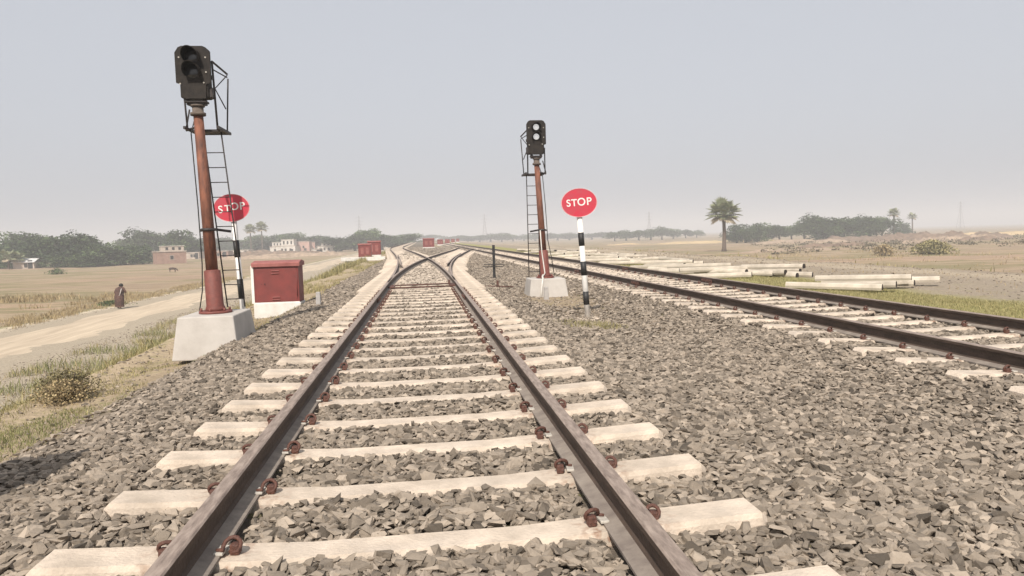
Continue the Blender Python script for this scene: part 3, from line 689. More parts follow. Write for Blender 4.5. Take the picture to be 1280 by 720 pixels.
    tube(bm, [(ox-side*.22,.10,zp),(ox+side*.02,.0,zp+.05)], .018, 6); tube(bm, [(ox-side*.14,.05,zp+.30),(ox-side*.22,.1,zp+.02)], .012, 6)
    obj('guard_rail', bm, M['darkmetal'], t)
    # cable
    bm = bmesh.new(); s2 = -side
    tube(bm, [(L(zh)+s2*.02,.08,zh-.1),(ox+s2*(rp+.05),.05,zp-.05),(L(2)+s2*(rp+.045),.02,2.2),(L(1.3)+s2*(rp*1.1+.04),0,1.35),(s2*(rp*1.1+.07),-.03,.95),(s2*(rp+.13),-.05,h+.03)], .009, 6)
    obj('cable', bm, M['black'], t)
    return t
sL = signal(-3.16, 11.38, -.36, -.030, 1, 'taller rust red signal post with dark two lamp head, left of the middle track', 3.58, .088, (.93,1.30,.62,.84), (.49,.76,.22), .24, 'lens_dark', .125, .66)
sR = signal(2.84, 16.72, -.20, -.052, -1, 'rust red signal post with two white lenses between the two tracks', 3.14, .078, (.93,.95,.50,.86), (.45,.78,.20), .17, 'lens', .10, .50)
bm = bmesh.new(); tube(bm, [(-.12,-.25,.50),(-.03,-.14,.60),(-.085,-.105,1.1),(-.11,-.10,1.6)], .014, 8); tube(bm, [(-.20,-.50,-.02),(-.17,-.455,.25),(-.125,-.415,.49),(-.11,-.26,.525),(-.08,-.15,.56)], .022, 8)
obj('conduit', bm, M['pipe'], sR)

# ------------------------------------------------------------------ STOP boards
def text_mesh(s, size, mat_, parent, loc, spacing=1.0, offset=.012, depth=.0015):
    cu = bpy.data.curves.new('letter', 'FONT'); cu.body = s; cu.size = size; cu.align_x = 'CENTER'; cu.align_y = 'CENTER'; cu.extrude = depth; cu.offset = offset*.2; cu.space_character = spacing
    to = bpy.data.objects.new('tmp', cu); C.objects.link(to); bpy.context.view_layer.update()
    me = bpy.data.meshes.new_from_object(to.evaluated_get(bpy.context.evaluated_depsgraph_get())); bpy.data.objects.remove(to)
    me.materials.clear(); o = link('lettering', me, mat_, parent); o.location = loc; o.rotation_euler = (math.pi/2, 0, 0); return o
def stop_board(x, y, z0, hpost, lean, label, words, bands, yaw=0, rx=.30, rz=.235):
    t = thing('stop_sign', label, 'sign', (x,y,z0), yaw); t.rotation_euler = (0, lean, yaw)
    bm = bmesh.new(); r = .047; tube(bm, [(0,0,-.1),(0,0,hpost)], r, 14); po = obj('post', bm, M['white'], t)
    for (a, b) in bands:
        bm = bmesh.new(); tube(bm, [(0,0,a),(0,0,b)], r+.0025, 14); obj('black_band', bm, M['black'], po)
    cz = hpost+rz*.93; bm = bmesh.new(); n = 48
    prism(bm, [(rx*math.cos(2*math.pi*k/n), cz+rz*math.sin(2*math.pi*k/n)) for k in range(n)], 'y', -.066, -.058); d = obj('disc', bm, M['signred'], t)
    bm = bmesh.new(); ring = [[], []]
    for k in range(n):
        a = 2*math.pi*k/n
        for i, q in enumerate((1.0, .968)): ring[i].append((rx*q*math.cos(a)*1.004, cz+rz*q*math.sin(a)*1.004))
    vs = [[bm.verts.new((u, yy, v)) for (u, v) in rr] for rr in ring for yy in (-.070, -.056)]
    o0, o1, i0, i1 = vs
    for k in range(n):
        j = (k+1) % n
        for A_, B_ in ((o0,i0),(i0,i1),(i1,o1),(o1,o0)): bm.faces.new((A_[k],A_[j],B_[j],B_[k]))
    bmesh.ops.recalc_face_normals(bm, faces=bm.faces); obj('rim', bm, M['rim'], d)
    for (s, ox, oz, sz) in words: text_mesh(s, sz, M['white'], d, (ox, -.0675, cz+oz), 1.12)
    bm = bmesh.new(); box(bm, 0, -.053, cz-rz*.6, .05, .012, .1); box(bm, 0, -.053, cz+rz*.2, .05, .012, .1); obj('bracket', bm, M['steelgrey'], t)
    return t
stop_board(2.69, 11.7, -.16, 1.74, -.062, 'red oval STOP board on striped post standing right of the middle track', [('ST', -.125, .0, .16), ('OP', .088, .005, .175)], [(.27,.49),(.76,.99),(1.25,1.47)], 0)
stop_board(-2.965, 12.35, -.50, 2.16, -.045, 'red oval STOP board on striped post behind the taller left signal', [('S', -.175, -.02, .165), ('T', -.065, -.01, .15), ('OP', .095, .015, .17)], [(.88,1.20),(1.56,1.84)], 0, .285, .225)
bm = bmesh.new(); box(bm, 2.66, 11.62, -.135, .42, .30, .06, .012); o = obj('concrete_footing', bm, M['concrete']); tag(o, 'small pale concrete footing at the base of the right STOP post', 'footing')

# ------------------------------------------------------------------ red cabinets
def cabinet(x, y, z0, w, d, h, ph, label, rotz=0, detail=True, tilt=0, group=None):
    t = thing('relay_cabinet', label, 'cabinet', (x,y,z0), rotz, group); t.rotation_euler = (0, tilt, rotz)
    bm = bmesh.new(); box(bm, .0, 0, ph/2-.05, w*1.05, d*1.1, ph+.1, .012); obj('plinth', bm, M['whitewash'], t)
    bm = bmesh.new(); box(bm, 0, 0, ph+h/2, w, d, h, .012); b = obj('body', bm, M['red'], t)
    bm = bmesh.new(); lw, ldp = w/2+.035, d/2+.05
    prism(bm, [(-ldp,ph+h-.05),(-ldp,ph+h+.02),(-ldp+.03,ph+h+.045),(0,ph+h+.085),(ldp-.03,ph+h+.045),(ldp,ph+h+.02),(ldp,ph+h-.05)], 'x', -lw, lw)
    obj('lid', bm, M['redlid'], t)
    bm = bmesh.new(); box(bm, .0, -d/2-.006, ph+h*.46, w*.90, .012, h*.86, .004); dr = obj('door', bm, M['red'], t)
    if detail:
        for zz in (.80, .12):
            bm = bmesh.new()
            for q in (-.028, .028): box(bm, -.02, -d/2-.020, ph+h*zz+q, w*.17, .03, .018, .004)
            obj('louvre', bm, M['redlid'], dr)
        bm = bmesh.new(); tube(bm, [(-w*.26,-d/2-.01,ph+h*.5),(-w*.26,-d/2-.035,ph+h*.5)], .012, 8); tube(bm, [(-w*.33,-d/2-.01,ph+h*.5),(-w*.33,-d/2-.018,ph+h*.5)], .009, 8); obj('lock', bm, M['black'], dr)
        bm = bmesh.new(); box(bm, -w/2-.03, -d/2+.03, ph+h/2-.01, .06, .09, h*.97, .003); box(bm, 0, -d/2-.004, ph+.012, w, .014, .02); obj('corner_strip', bm, M['white'], t)
        bm = bmesh.new()
        for zz in (.5,): tube(bm, [(w*.455,-d/2-.012,ph+h*zz-.3),(w*.455,-d/2-.012,ph+h*zz+.3)], .009, 8)
        obj('hinge', bm, M['red'], dr)
    else:
        bm = bmesh.new()
        for q in (-.2,.2): box(bm, w*q, -d/2-.016, ph+h*.5, w*.22, .01, h*.5, .003)
        obj('panel', bm, M['redlid'], dr)
    return t
cabinet(-3.36, 17.36, -.47, 1.0, .62, .89, .37, 'red relay cabinet on white plinth standing behind the taller left signal', 0, True, .0)
cabinet(-5.12, 65.5, -.42, 1.12, .7, 1.15, .22, 'small red cabinet on the left bank, front one of the pair', 0, False)
cabinet(-4.55, 69.5, -.30, 1.2, .7, 1.25, .22, 'small red cabinet on the left bank, behind the other one', 0, False)
cabinet(.85, 103.4, -.15, 1.6, .9, 1.18, .28, 'distant red cabinet between the two diverging branches', 0, False)
for i, (pp, yy, ww) in enumerate(((552,150,1.15),(561,175,1.1),(568,205,1.0),(574,240,1.0))):
    cabinet(yy*math.tan(YAW+math.atan((pp-640)/900)), yy, -.15, ww, .8, .95, .25, ['tiny far red cabinet, nearest of the row behind the distant red cabinet','tiny far red cabinet, second in the row down the line','tiny far red cabinet, third in the row down the line','tiny far red cabinet, farthest in the row down the line'][i], 0, False, 0, 'far red cabinets down the line')
cabinet(-2.98, 3.62, -.36, .8, .5, 1.1, .38, 'unseen added red cabinet outside the left edge, shading a patch of ballast', 0, True)  # cabinet added out of view only to cast shade on the ballast

# ------------------------------------------------------------------ small things along the line
t = thing('marker_post', 'black iron marker stake with a cross arm between the tracks', 'marker', (2.35,24,-.14))
bm = bmesh.new(); box(bm, 0, 0, .56, .085, .012, 1.18); box(bm, -.036, .04, .56, .012, .07, 1.18); box(bm, .036, .04, .56, .012, .07, 1.18); obj('stake', bm, M['black'], t)
bm = bmesh.new()
tube(bm, [(-.35,-.05,.50),(.28,-.05,.50),(.36,-.04,.47),(.28,-.06,.43),(-.38,-.06,.44)], .014, 6); obj('cross_arm', bm, M['black'], t)
for (xx, yy, lab) in ((-2.29,16.0,'short grey concrete stub in the ballast right of the red cabinet'),(2.66,15.6,'short grey cable stub in front of the right signal foundation')):
    bm = bmesh.new(); box(bm, xx, yy, .02 if xx < 0 else -.02, .11, .11, .34, .012, taper=(.8,.8)); o = obj('marker_stub', bm, M['cement_stub']); tag(o, lab, 'stub')
# switch rods
t = thing('switch_rods', 'rusty red stretcher rods joining the two switch rails', 'switch rods', (MX,18.9,0))
bm = bmesh.new(); tube(bm, [(-.80,.62,.05),(.84,.66,.05)], .017, 8); obj('rod', bm, M['rust'], t)
bm = bmesh.new(); tube(bm, [(-.82,-.24,.04),(-.1,-.22,.04),(.84,-.18,.04)], .018, 8); obj('rod', bm, M['rust'], t)
bm = bmesh.new(); box(bm, -.78, .1, .05, .16, .7, .04, .006); obj('slide_plate', bm, M['rust'], t)
bm = bmesh.new(); box(bm, .80, .1, .05, .16, .7, .04, .006); box(bm, .72, .12, .12, .05, .3, .12, .006); obj('slide_plate', bm, M['rust'], t)
t = thing('operating_rod', 'thin rusty rod running right from the switch to a small crank', 'rod', (1.0,19.0,0))
bm = bmesh.new(); tube(bm, [(0,0,.0),(.7,-.03,-.02),(1.35,-.12,-.05)], .013, 8); obj('rod', bm, M['rust'], t)
bm = bmesh.new(); box(bm, 1.0, .6, -.02, .06, .06, .22, .01); box(bm, 1.0, .6, -.12, .2, .2, .05); obj('crank_stand', bm, M['rust'], t)
# low concrete drain wall on left bank
bm = bmesh.new(); box(bm, -4.9, 60.5, -.22, 3.6, .35, .30, .02); box(bm, -6.2, 61.6, -.35, .4, 2.2, .30, .02); o = obj('drain_wall', bm, M['whitewash']); tag(o, 'low pale concrete drain wall across the bank before the red cabinets', 'wall')
# litter and twigs
bm = bmesh.new()
for k in range(7): tube(bm, [(random.uniform(-.02,.02),random.uniform(-.02,.02),random.uniform(0,.02)), (random.uniform(-.03,.03),random.uniform(-.03,.03),random.uniform(0,.03))], [.012,.006], 4)
o = obj('wrapper', bm, M['orange']); o.location = (-.44, 3.30, -.045); tag(o, 'tiny crumpled orange wrapper on the ballast between the nearest sleepers', 'wrapper')
bm = bmesh.new(); tube(bm, [(.55,2.58,-.03),(.60,2.72,-.015),(.66,2.83,-.02)], [.004,.004,.003], 5); o = obj('straw', bm, M['drygrass']); tag(o, 'dry straw stalk on the ballast inside the right near rail', 'straw')

# ------------------------------------------------------------------ loose sleepers stacked at the right
bm = bmesh.new()
prism(bm, [(-.085,-.10),(.085,-.10),(.098,-.05),(.075,.01),(.045,.03),(-.045,.03),(-.075,.01),(-.098,-.05)], 'x', -.98, .98)
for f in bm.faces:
    if f.normal.x > .9: f.material_index = 1  # right-hand end face: its shade is put into a near-black colour
LS = bpy.data.meshes.new('loose_sleeper'); bm.to_mesh(LS); bm.free(); M['loose'] = mat('loose', (.62,.55,.45), (.42,.37,.30), 3, .9, .35, 40, .2, obj_rand=.22); LS.materials.append(M['loose']); LS.materials.append(M['end_shade'])
def loose(ex, ey, z, ang, label, group, L=2.1, rx=0.):
    cx, cy = ex-math.cos(ang)*L/2, ey-math.sin(ang)*L/2
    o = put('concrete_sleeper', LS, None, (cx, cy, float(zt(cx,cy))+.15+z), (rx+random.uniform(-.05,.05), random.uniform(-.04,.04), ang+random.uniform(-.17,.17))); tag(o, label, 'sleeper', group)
A_ = 'loose sleepers lying by the track, near heap'
for ex,ey,z,a,lb in ((9.46,14.29,-.02,-.72,'pale loose sleeper in front of the near heap, closest to the rail'),(9.85,14.40,0,-.80,'pale loose sleeper on the ground, second row of the near heap'),(10.34,14.6,.13,-.78,'pale loose sleeper raised on top of the near heap'),
    (10.7,14.96,0,-.70,'pale loose sleeper under the raised one in the near heap'),(11.73,15.05,.02,-.52,'longest pale loose sleeper at the back right of the near heap'),(11.5,15.6,0,-.6,'pale loose sleeper lying behind the near heap, partly hidden')): loose(ex,ey,z,a,lb,A_,1.5 if ex < 11 else 2.1)
B_ = 'loose sleepers lying by the track, middle heap'
for ex,ey,z,a,lb in ((8.96,18.92,-.03,-.62,'pale loose sleeper at the front left of the middle heap'),(9.76,19.3,-.02,-.84,'pale loose sleeper, second from the front left of the middle heap'),(10.05,19.1,0,-.98,'pale loose sleeper, third along the front of the middle heap'),(10.4,19.0,-.02,-.86,'pale loose sleeper, fourth along the front of the middle heap'),(10.75,18.95,0,-.80,'pale loose sleeper at the right end of the middle heap'),
    (10.56,19.2,.15,-1.15,'tilted pale sleeper crowning the middle heap'),(9.9,20.3,.0,-.70,'pale loose sleeper behind the front row of the middle heap'),(8.9,20.9,.0,-.80,'pale loose sleeper left behind the middle heap'),(9.5,21.5,.14,-.52,'pale sleeper atop the row left of the middle heap'),(8.7,22.0,0,-.9,'pale loose sleeper at the back of the row left of the middle heap')):
    loose(ex,ey,z,a,lb,B_,1.9)
rr0 = random.Random(3)
for i,(ex,ey,z,a) in enumerate(((9.35,25.48,-.02,-.8),(9.9,26.2,0,-.95),(10.5,26.9,.13,-.45),(11.3,28.0,0,-.65),(11.2,28.9,.13,-1.1),(9.1,30.2,-.04,-.95),(9.4,29.9,0,-.7),(9.13,30.9,.1,-.3),(10.2,30.6,0,-.6),(10.0,32.0,0,-.3),(9.2,33.0,.14,-.5),(8.6,34.0,0,-.8),(10.3,35.5,0,-.1),(9.3,37.0,0,-.6),(10.0,39.0,.0,.2),(9.2,41.5,.0,-.5),(10.2,44.0,0,.2),(9.4,47.0,0,-.6),(10.4,50.0,0,.1),(9.6,54,0,-.3))):
    if ey > 31: loose(ex,ey,z,a,'pale loose sleeper in the scattered far heaps along the grass strip','loose sleepers lying by the track, far heaps')
    else: loose(ex,ey,z,a,['front left','front right','crosswise topmost','right hand','raised right hand','leftmost half sunk','low rear','raised rear','last rear'][i]+' pale loose sleeper of the heap just beyond the middle heap','loose sleepers just beyond the middle heap')
for i in range(26):
    ey = rr0.uniform(31,62); loose(9.0+rr0.uniform(.4,2.6),ey,rr0.choice((0,0,.10,.13)),-rr0.uniform(-.2,1.3),'pale loose sleeper in the scattered far heaps along the grass strip','loose sleepers lying by the track, far heaps')
for (ex,ey,z,a,lb) in ((9.55,20.2,.10,-.35,'pale sleeper lying crosswise between the front and back rows of the middle heap'),(10.9,19.8,-.02,-1.05,'pale loose sleeper poking out behind the right end of the middle heap'),(9.2,19.6,.05,-1.0,'pale loose sleeper leaning at the left of the middle heap'),(8.75,23.0,-.03,-.4,'lone pale sleeper on the grass beyond the middle heap')): loose(ex,ey,z,a,lb,B_)
# broken rubble
n = 260; X = rng.uniform(9,13,n); Y = rng.uniform(34,62,n); P = np.stack([X,Y,zt(X,Y)+.02],-1); V,F,A = assemble(P, rng.uniform(.05,.28,n), VF, .3)
o = link('rubble', npmesh('rubble',V,F,A,M['rubble'])); tag(o,'broken pale concrete rubble beyond the loose sleepers','rubble',None,'stuff')

# ------------------------------------------------------------------ trees
def lobe_crown(n, lobes, leaf, seed, z0):
    r = np.random.default_rng(seed); VV = []; AA = []
    tot = sum(l[3]*l[4] for l in lobes)
    for (cx, cy, cz, rr, hh, tone) in lobes:
        k = int(n*rr*hh/tot); d = r.normal(size=(k,3)); d /= np.linalg.norm(d,axis=1)[:,None]; rad = r.uniform(.55,1.08,k)**.5
        lump = 1+.30*np.sin(d[:,0]*6+cx)*np.cos(d[:,2]*7+cz)+.12*np.sin(d[:,1]*13+cy)
        P = np.stack([cx+d[:,0]*rr*rad*lump, cy+d[:,1]*rr*rad*lump, cz+d[:,2]*hh*rad*lump],-1)
        az = r.uniform(0,6.28,k); R = rotmats(k, 1.0); b = np.array([[-.6,-.35,0],[.6,-.3,.1],[.45,.5,0],[-.5,.45,-.1]])*leaf
        VV.append((np.einsum('nij,vj->nvi',R,b)*r.uniform(.5,1.4,k)[:,None,None]+P[:,None,:]).reshape(-1,3)); AA.append(np.repeat(np.clip(tone+r.normal(0,.18,k),0,1),4))
    V = np.concatenate(VV); return V, np.arange(len(V)).reshape(-1,4), np.concatenate(AA)
def tree_meshes(seed, h, w, n, leaf, flat=1.0, trunkf=.34, low=.34):
    r = random.Random(seed); lobes = []
    nl = r.randint(9,13) if low > .3 else r.randint(15,18)
    for i in range(nl):
        a = r.uniform(0,6.28); q = r.uniform(0,.36)*w; zz = h*r.uniform(low if q > .2*w else low+.16,.86); rr = w*r.uniform(.15,.24)
        lobes.append((q*math.cos(a), q*math.sin(a), zz, rr, rr*r.uniform(.55,.85)*flat, r.uniform(.08,.92)))
    V,F,A = lobe_crown(n, lobes, leaf, seed, 0); V[:,2] = np.clip(V[:,2], h*.08, None)
    cr = npmesh('crown', V, F, A, M['leaf'], 4)
    bm = bmesh.new(); th = h*trunkf; tube(bm, [(0,0,-.3),(.05*w*.3,0,th*.5),(0,0,th),(0,0,h*.7)], [w*.038,w*.03,w*.025,w*.008], 8)
    for l in lobes[:7]: tube(bm, [(0,0,th*r.uniform(.7,1.2)),(l[0]*.5,l[1]*.5,(th+l[2])/2),(l[0],l[1],l[2])], [w*.018,w*.012,w*.005], 5)
    tm = bpy.data.meshes.new('trunk'); bm.to_mesh(tm); bm.free(); tm.materials.append(M['bark']); return cr, tm, h, w
TV = [tree_meshes(11,8,10,4200,.30), tree_meshes(12,7,9,3600,.30), tree_meshes(13,9,9,3600,.30), tree_meshes(14,8,12,4000,.32,.75), tree_meshes(15,6,7,2600,.28),
      tree_meshes(21,8,10,6000,.30,1,.3,.13), tree_meshes(22,7,9,5200,.30,1,.3,.12), tree_meshes(23,9,11,6000,.30,.9,.3,.12), tree_meshes(24,8,12,6200,.32,.75,.3,.14), tree_meshes(25,6,9,4400,.28,1,.3,.10)]
def tree(x, y, h, w, v, label, group):
    cr, tm, h0, w0 = TV[v]; z = float(zt(x,y)); t = thing('broadleaf_tree', label, 'tree', (x,y,z-.1), random.uniform(0,6.28), group)
    t.scale = (w/w0, w/w0, h/h0); put('crown', cr, t); put('trunk', tm, t)
DIRX = lambda px, Y: None
def bearing(px, Y):
    """world x that is seen in direction of a compass bearing; px only names the bearing measured on the photo"""
    u = (px-640)/900; return Y*math.tan(YAW + math.atan(u))
# left near wood
GL = 'dark trees of the wood at the left edge'
for (px, Y, h, w, v, lb) in ((-30,186,8.5,13,0,'tree at the far left edge of the left wood'),(4,184,6.2,11,4,'low tree at the left edge behind the banana clump'),(22,196,7.6,12,1,'rounded tree behind the tin roofed hut'),(36,205,9.6,13,3,'flat topped dark tree rising above the left wood'),
    (58,182,7.6,12,0,'grey green tree right of the tin roofed hut'),(76,186,8.2,12,2,'tall pale green tree in the middle of the left wood'),(92,182,8.0,12,1,'dark dense tree right of the middle of the left wood'),(108,184,8.4,13,0,'tallest dark tree at the right of the left wood'),(122,182,6.0,10,4,'sloping dark tree at the right end of the left wood'),
    (20,178,4.2,8,4,'low leafy tree in front of the left wood'),(70,176,3.6,7,4,'scrubby low tree at the foot of the left wood'),(104,177,3.8,9,4,'low dark tree at the foot of the tallest dark tree')):
    tree(bearing(px,Y), Y, h*.94, w, v+5, lb, GL)
GH = 'hedge of low trees left of the brick house'
for i,(px, Y, h, w, v) in enumerate(((138,188,4.6,8,4),(148,186,4.2,8,4),(158,190,4.8,8,1),(169,187,4.4,8,4),(180,189,5.0,8,1))): tree(bearing(px,Y),Y,h,w*1.15,v+5,['low leafy tree at the left end of the hedge by the brick house','second low tree of the hedge by the brick house','middle low tree of the hedge by the brick house','fourth low tree of the hedge by the brick house','low tree of the hedge touching the brick house'][i],GH)
GB = 'paler trees behind the brick house'
for i,(px, Y, h, w, v, lb) in enumerate(((162,270,7.6,14,3,'pale tree seen above the hedge left of the brick house'),(186,255,10.0,16,0,'broad pale tree behind the left of the brick house'),(203,262,9.6,15,2,'tall pale tree right behind the brick house'),(219,235,9.2,11,1,'dark rounded tree standing above the brick house roof'),(236,250,7.6,13,0,'tree at the right of the brick house'),(249,262,6.6,12,1,'tree just left of the rusty signal mast'))): tree(bearing(px,Y),Y,h,w,v+5,lb,GB)
GF = 'far trees of the village along the horizon'
rr = random.Random(5)
for px in list(range(268,392,11))+[398,410]:
    Y = rr.uniform(330,420); tree(bearing(px,Y),Y,rr.uniform(6.0,9.0),rr.uniform(13,20),rr.choice((5,6,7,8)),'hazy tree among the far village houses left of the tracks',GF)
for (px, Y, h, w, v, lb) in ((428,300,6.6,18,0,'hazy tree at the left foot of the peaked far grove'),(446,300,8.0,18,1,'hazy tree on the left slope of the peaked far grove'),(463,300,11.0,14,2,'tallest tree peaking above the small red cabinets'),(480,300,7.6,18,0,'hazy tree right of the peaked tree in the far grove'),(497,310,6.8,16,1,'hazy tree above the left branch rails'),(512,320,6.0,14,3,'hazy tree at the right end of the far grove')):
    tree(bearing(px,Y),Y,h*.88,w,v+5,lb,'hazy far grove behind the small red cabinets')
for px in range(531,760,14):
    Y = rr.uniform(620,760); tree(bearing(px,Y),Y,rr.uniform(5,8),rr.uniform(22,34),rr.choice((0,1,3)),'faint tree in the hazy belt along the horizon beyond the tracks','faint trees on the horizon beyond the tracks')
for (px,Y,h,w,v,lb) in ((770,430,7.2,15,0,'hazy tree at the left end of the far clump beyond the piles'),(784,440,7.8,17,1,'second hazy tree from the left in the far clump beyond the piles'),(800,430,8.0,17,0,'hazy tree left of the middle of the far clump'),(815,440,8.4,18,2,'hazy tree at the middle of the far clump beyond the piles'),(829,430,9.4,16,1,'tallest hazy tree of the far clump beyond the piles'),(843,460,8,16,3,'hazy tree right of the tallest in the far clump'),(858,480,7.4,15,0,'hazy tree near the right end of the far clump'),(872,500,6.5,14,1,'small hazy tree at the right end of the far clump')):
    tree(bearing(px,Y),Y,h*.85,w,v,lb,'hazy far clump of trees beyond the piles')
GR = 'dark grove right of the palm'
for (px,Y,h,w,v,lb) in ((922,236,6.2,12,1,'dark rounded tree directly right of the palm'),(933,232,6.4,13,0,'dark dense tree second right of the palm'),(947,238,6.6,11,4,'tree third right of the palm in the grove'),(960,250,6.8,13,3,'open tree with visible trunks left in the grove'),(975,250,7.4,13,0,'tree with visible trunks left of the middle of the grove'),(990,252,7.2,12,2,'tree with visible trunks near the middle of the grove'),
    (1006,240,8.0,14,3,'flat topped tree at the middle of the right grove'),(1022,235,8.4,14,0,'broad dark tree right of the middle of the right grove'),(1038,232,9.0,15,1,'tallest broad tree of the right grove'),(1056,236,7.6,14,3,'tree behind the tallest broad one of the right grove'),(1072,234,7.4,13,4,'lower tree in the right part of the grove'),(1088,232,8.8,14,0,'large dark tree near the right end of the grove'),(1104,234,8.4,13,2,'dark tree at the right end of the grove'),(1130,300,6.6,12,1,'small pale tree alone right of the grove')):
    tree(bearing(px,Y),Y,h*(.86+.26*((px*7)%5)/5),w*.92,v+(5 if v in (1,4) or px > 1050 or 1010 < px < 1045 else 0),lb,GR)
# palms
def fan_leaf(bm, org, dirv, R, mi, seed):
    r = random.Random(seed); d = dirv.normalized(); ref = Vector((0,0,1)); s = d.cross(ref); s = s.normalized() if s.length > .1 else Vector((1,0,0)); n = s.cross(d)
    pet = org + d*R*.50; tube(bm, [org, pet], R*.018, 4, mi)
    nb = 17
    for k in range(nb):
        a = math.radians(-125+250*k/(nb-1)); L = R*.52*(.80+.2*math.cos(a))*r.uniform(.9,1.08)
        dd = d*math.cos(a)+s*math.sin(a); side = (-d*math.sin(a)+s*math.cos(a))*R*.05; dr = n*(-.05*R+abs(a)*.03*R)
        v = [bm.verts.new(p) for p in (pet, pet+dd*L*.55+side+dr*.3, pet+dd*L+dr+Vector((0,0,-.12*L)), pet+dd*L*.55-side+dr*.3)]
        f = bm.faces.new(v); f.material_index = mi
def palm(x, y, hc, R, label, n=34, group=None, tr=.30):
    z = float(zt(x,y)); t = thing('palm_tree', label, 'palm tree', (x,y,z), 0, group)
    bm = bmesh.new(); tube(bm, [(0,0,-.3),(.05,0,hc*.1),(.1,0,hc*.5),(0,0,hc)], [tr*1.6,tr*1.05,tr*.9,tr*.8], 12); obj('trunk', bm, M['bark'], t)
    r = random.Random(9); bm = bmesh.new()
    for k in range(n):
        el = math.asin(-.62 + 1.6*(k+.5)/n); az = k*2.399963
        fan_leaf(bm, Vector((0,0,hc)), Vector((math.cos(az)*math.cos(el), math.sin(az)*math.cos(el), math.sin(el))), R*(1 if el > -.2 else .85)*r.uniform(.88,1.08), 1 if el < -.28 else 0, k)
    obj('crown', bm, [M['palmleaf'], M['palmdry']], t)
M['palmleaf'] = mat('palmleaf', (.36,.37,.22), (.13,.16,.08), 1.5, .6, 0, spec=.3)
M['palmdry'] = mat('palmdry', (.68,.60,.45), (.42,.36,.25), 1.5, .8, 0)
palm(55.9, 129, 6.9, 3.7, 'tall fan palm with a round crown standing alone left of the right grove', 34, None, .36)
palm(bearing(1118,236), 236, 8.6, 2.6, 'slim palm rising above the right end of the grove', 22)
palm(bearing(1141,300), 300, 8.0, 2.6, 'small distant palm right of the grove', 20)
palm(bearing(316,330), 330, 10.5, 3.4, 'left one of the two distant palms above the village', 24)
palm(bearing(330,330), 330, 11.3, 3.6, 'right one of the two distant palms above the village', 24)
# banana-like plant at the left wood edge
palm(bearing(12,172), 172, 2.6, 2.6, 'low leafy banana clump at the left edge of the wood', 18, None, .2)
palm(bearing(24,173), 173, 2.2, 2.2, 'second low banana clump beside the tin roofed hut', 16, None, .2)

# ------------------------------------------------------------------ buildings
def house(x, y, w, d, h, mat_, label, rotz=0, roof='flat', windows=2, door=True, upper=None, group=None, name='house'):
    z = float(zt(x,y))-.1; t = thing(name, label, 'house', (x,y,z), rotz, group)
    bm = bmesh.new(); box(bm, 0, 0, h/2, w, d, h); wl = obj('wall', bm, M[mat_], t)
    bm = bmesh.new()
    if roof == 'flat': box(bm, 0, 0, h+.1, w+.3, d+.3, .2); obj('roof', bm, M['plaster'], t)
    else: prism(bm, [(-d/2-.4,h),(0,h+d*.22),(d/2+.4,h),(d/2+.4,h+.08),(0,h+d*.22+.1),(-d/2-.4,h+.08)], 'x', -w/2-.3, w/2+.3); obj('roof', bm, M['tin'], t)
    for i in range(windows):
        xx = -w/2 + w*(i+1)/(windows+1) + (.5 if door and i == 0 else 0); bm = bmesh.new(); box(bm, xx, -d/2-.02, h*.55, .9, .05, 1.1); fr = obj('window', bm, M['plaster'], t)
        bm = bmesh.new(); box(bm, xx, -d/2-.05, h*.55, .7, .02, .9); obj('pane', bm, M['dark'], fr)
    if door: bm = bmesh.new(); box(bm, w*.32, -d/2-.03, 1.0, .95, .06, 2.0); obj('door', bm, M['dark'], t)
    if upper:
        uw, ud, uh, ux, um = upper; bm = bmesh.new(); box(bm, ux, .2, h+.2+uh/2, uw, ud, uh); u = obj('upper_room', bm, M[um], t)
        bm = bmesh.new(); box(bm, ux, .2, h+.2+uh+.06, uw+.3, ud+.3, .12); obj('upper_roof', bm, M['plaster_white'], u)
        bm = bmesh.new()
        for q in (-.3,0,.3): box(bm, ux+q*uw, .2-ud/2-.02, h+.2+uh*.5, uw*.12, .04, uh*.55)
        obj('opening', bm, M['dark'], u)
    return t
house(bearing(210,176), 178, 6.2, 6, 2.9, 'brick', 'brick house with a pale upper room at the edge of the left field', math.radians(28), 'flat', 1, False, (4.6,4,1.1,.6,'plaster'))
house(bearing(41,176), 174.5, 4.4, 3.6, 1.5, 'plaster', 'small hut with a pale tin roof under the left wood', 0, 'tin', 1, True)
GV = 'far village houses between the signal and the bank'
for i,(px,Y,w,d,h,mt,up_,lb) in enumerate(((248,230,5,5,2.6,'plaster',None,'low pale house just left of the rusty signal mast'),(278,235,7,5,2.8,'brick',None,'low brick house between the signal mast and the left STOP post'),(306,300,8,5,3,'plaster_white',None,'small white house under the two distant palms'),
   (349,305,7,5,4.2,'plaster_white',(4,4,1.6,0,'plaster_white'),'white village house with an upper room left of the pink one'),(362,300,9,6,4.4,'plaster_white',(5,4,2.4,.5,'plaster_white'),'largest white village house beside the pink one'),(376,306,11,6,6.6,'plaster_pink',None,'tall pink village house behind the red cabinet'),(386,318,7,5,6,'plaster_pink',None,'narrow pink village house right of the tall pink one'),
   (412,300,10,5,3.4,'plaster_white',(5,3,1.0,0,'plaster_white'),'long low white house before the far grove'),(398,260,4,4,2.2,'plaster_white',None,'tiny white shed at the right of the village'))):
    house(bearing(px,Y),Y,w*.85,d,h*.72,mt,lb,rr.uniform(-.3,.3),'flat',3 if w > 6 else 2,True,up_,GV)
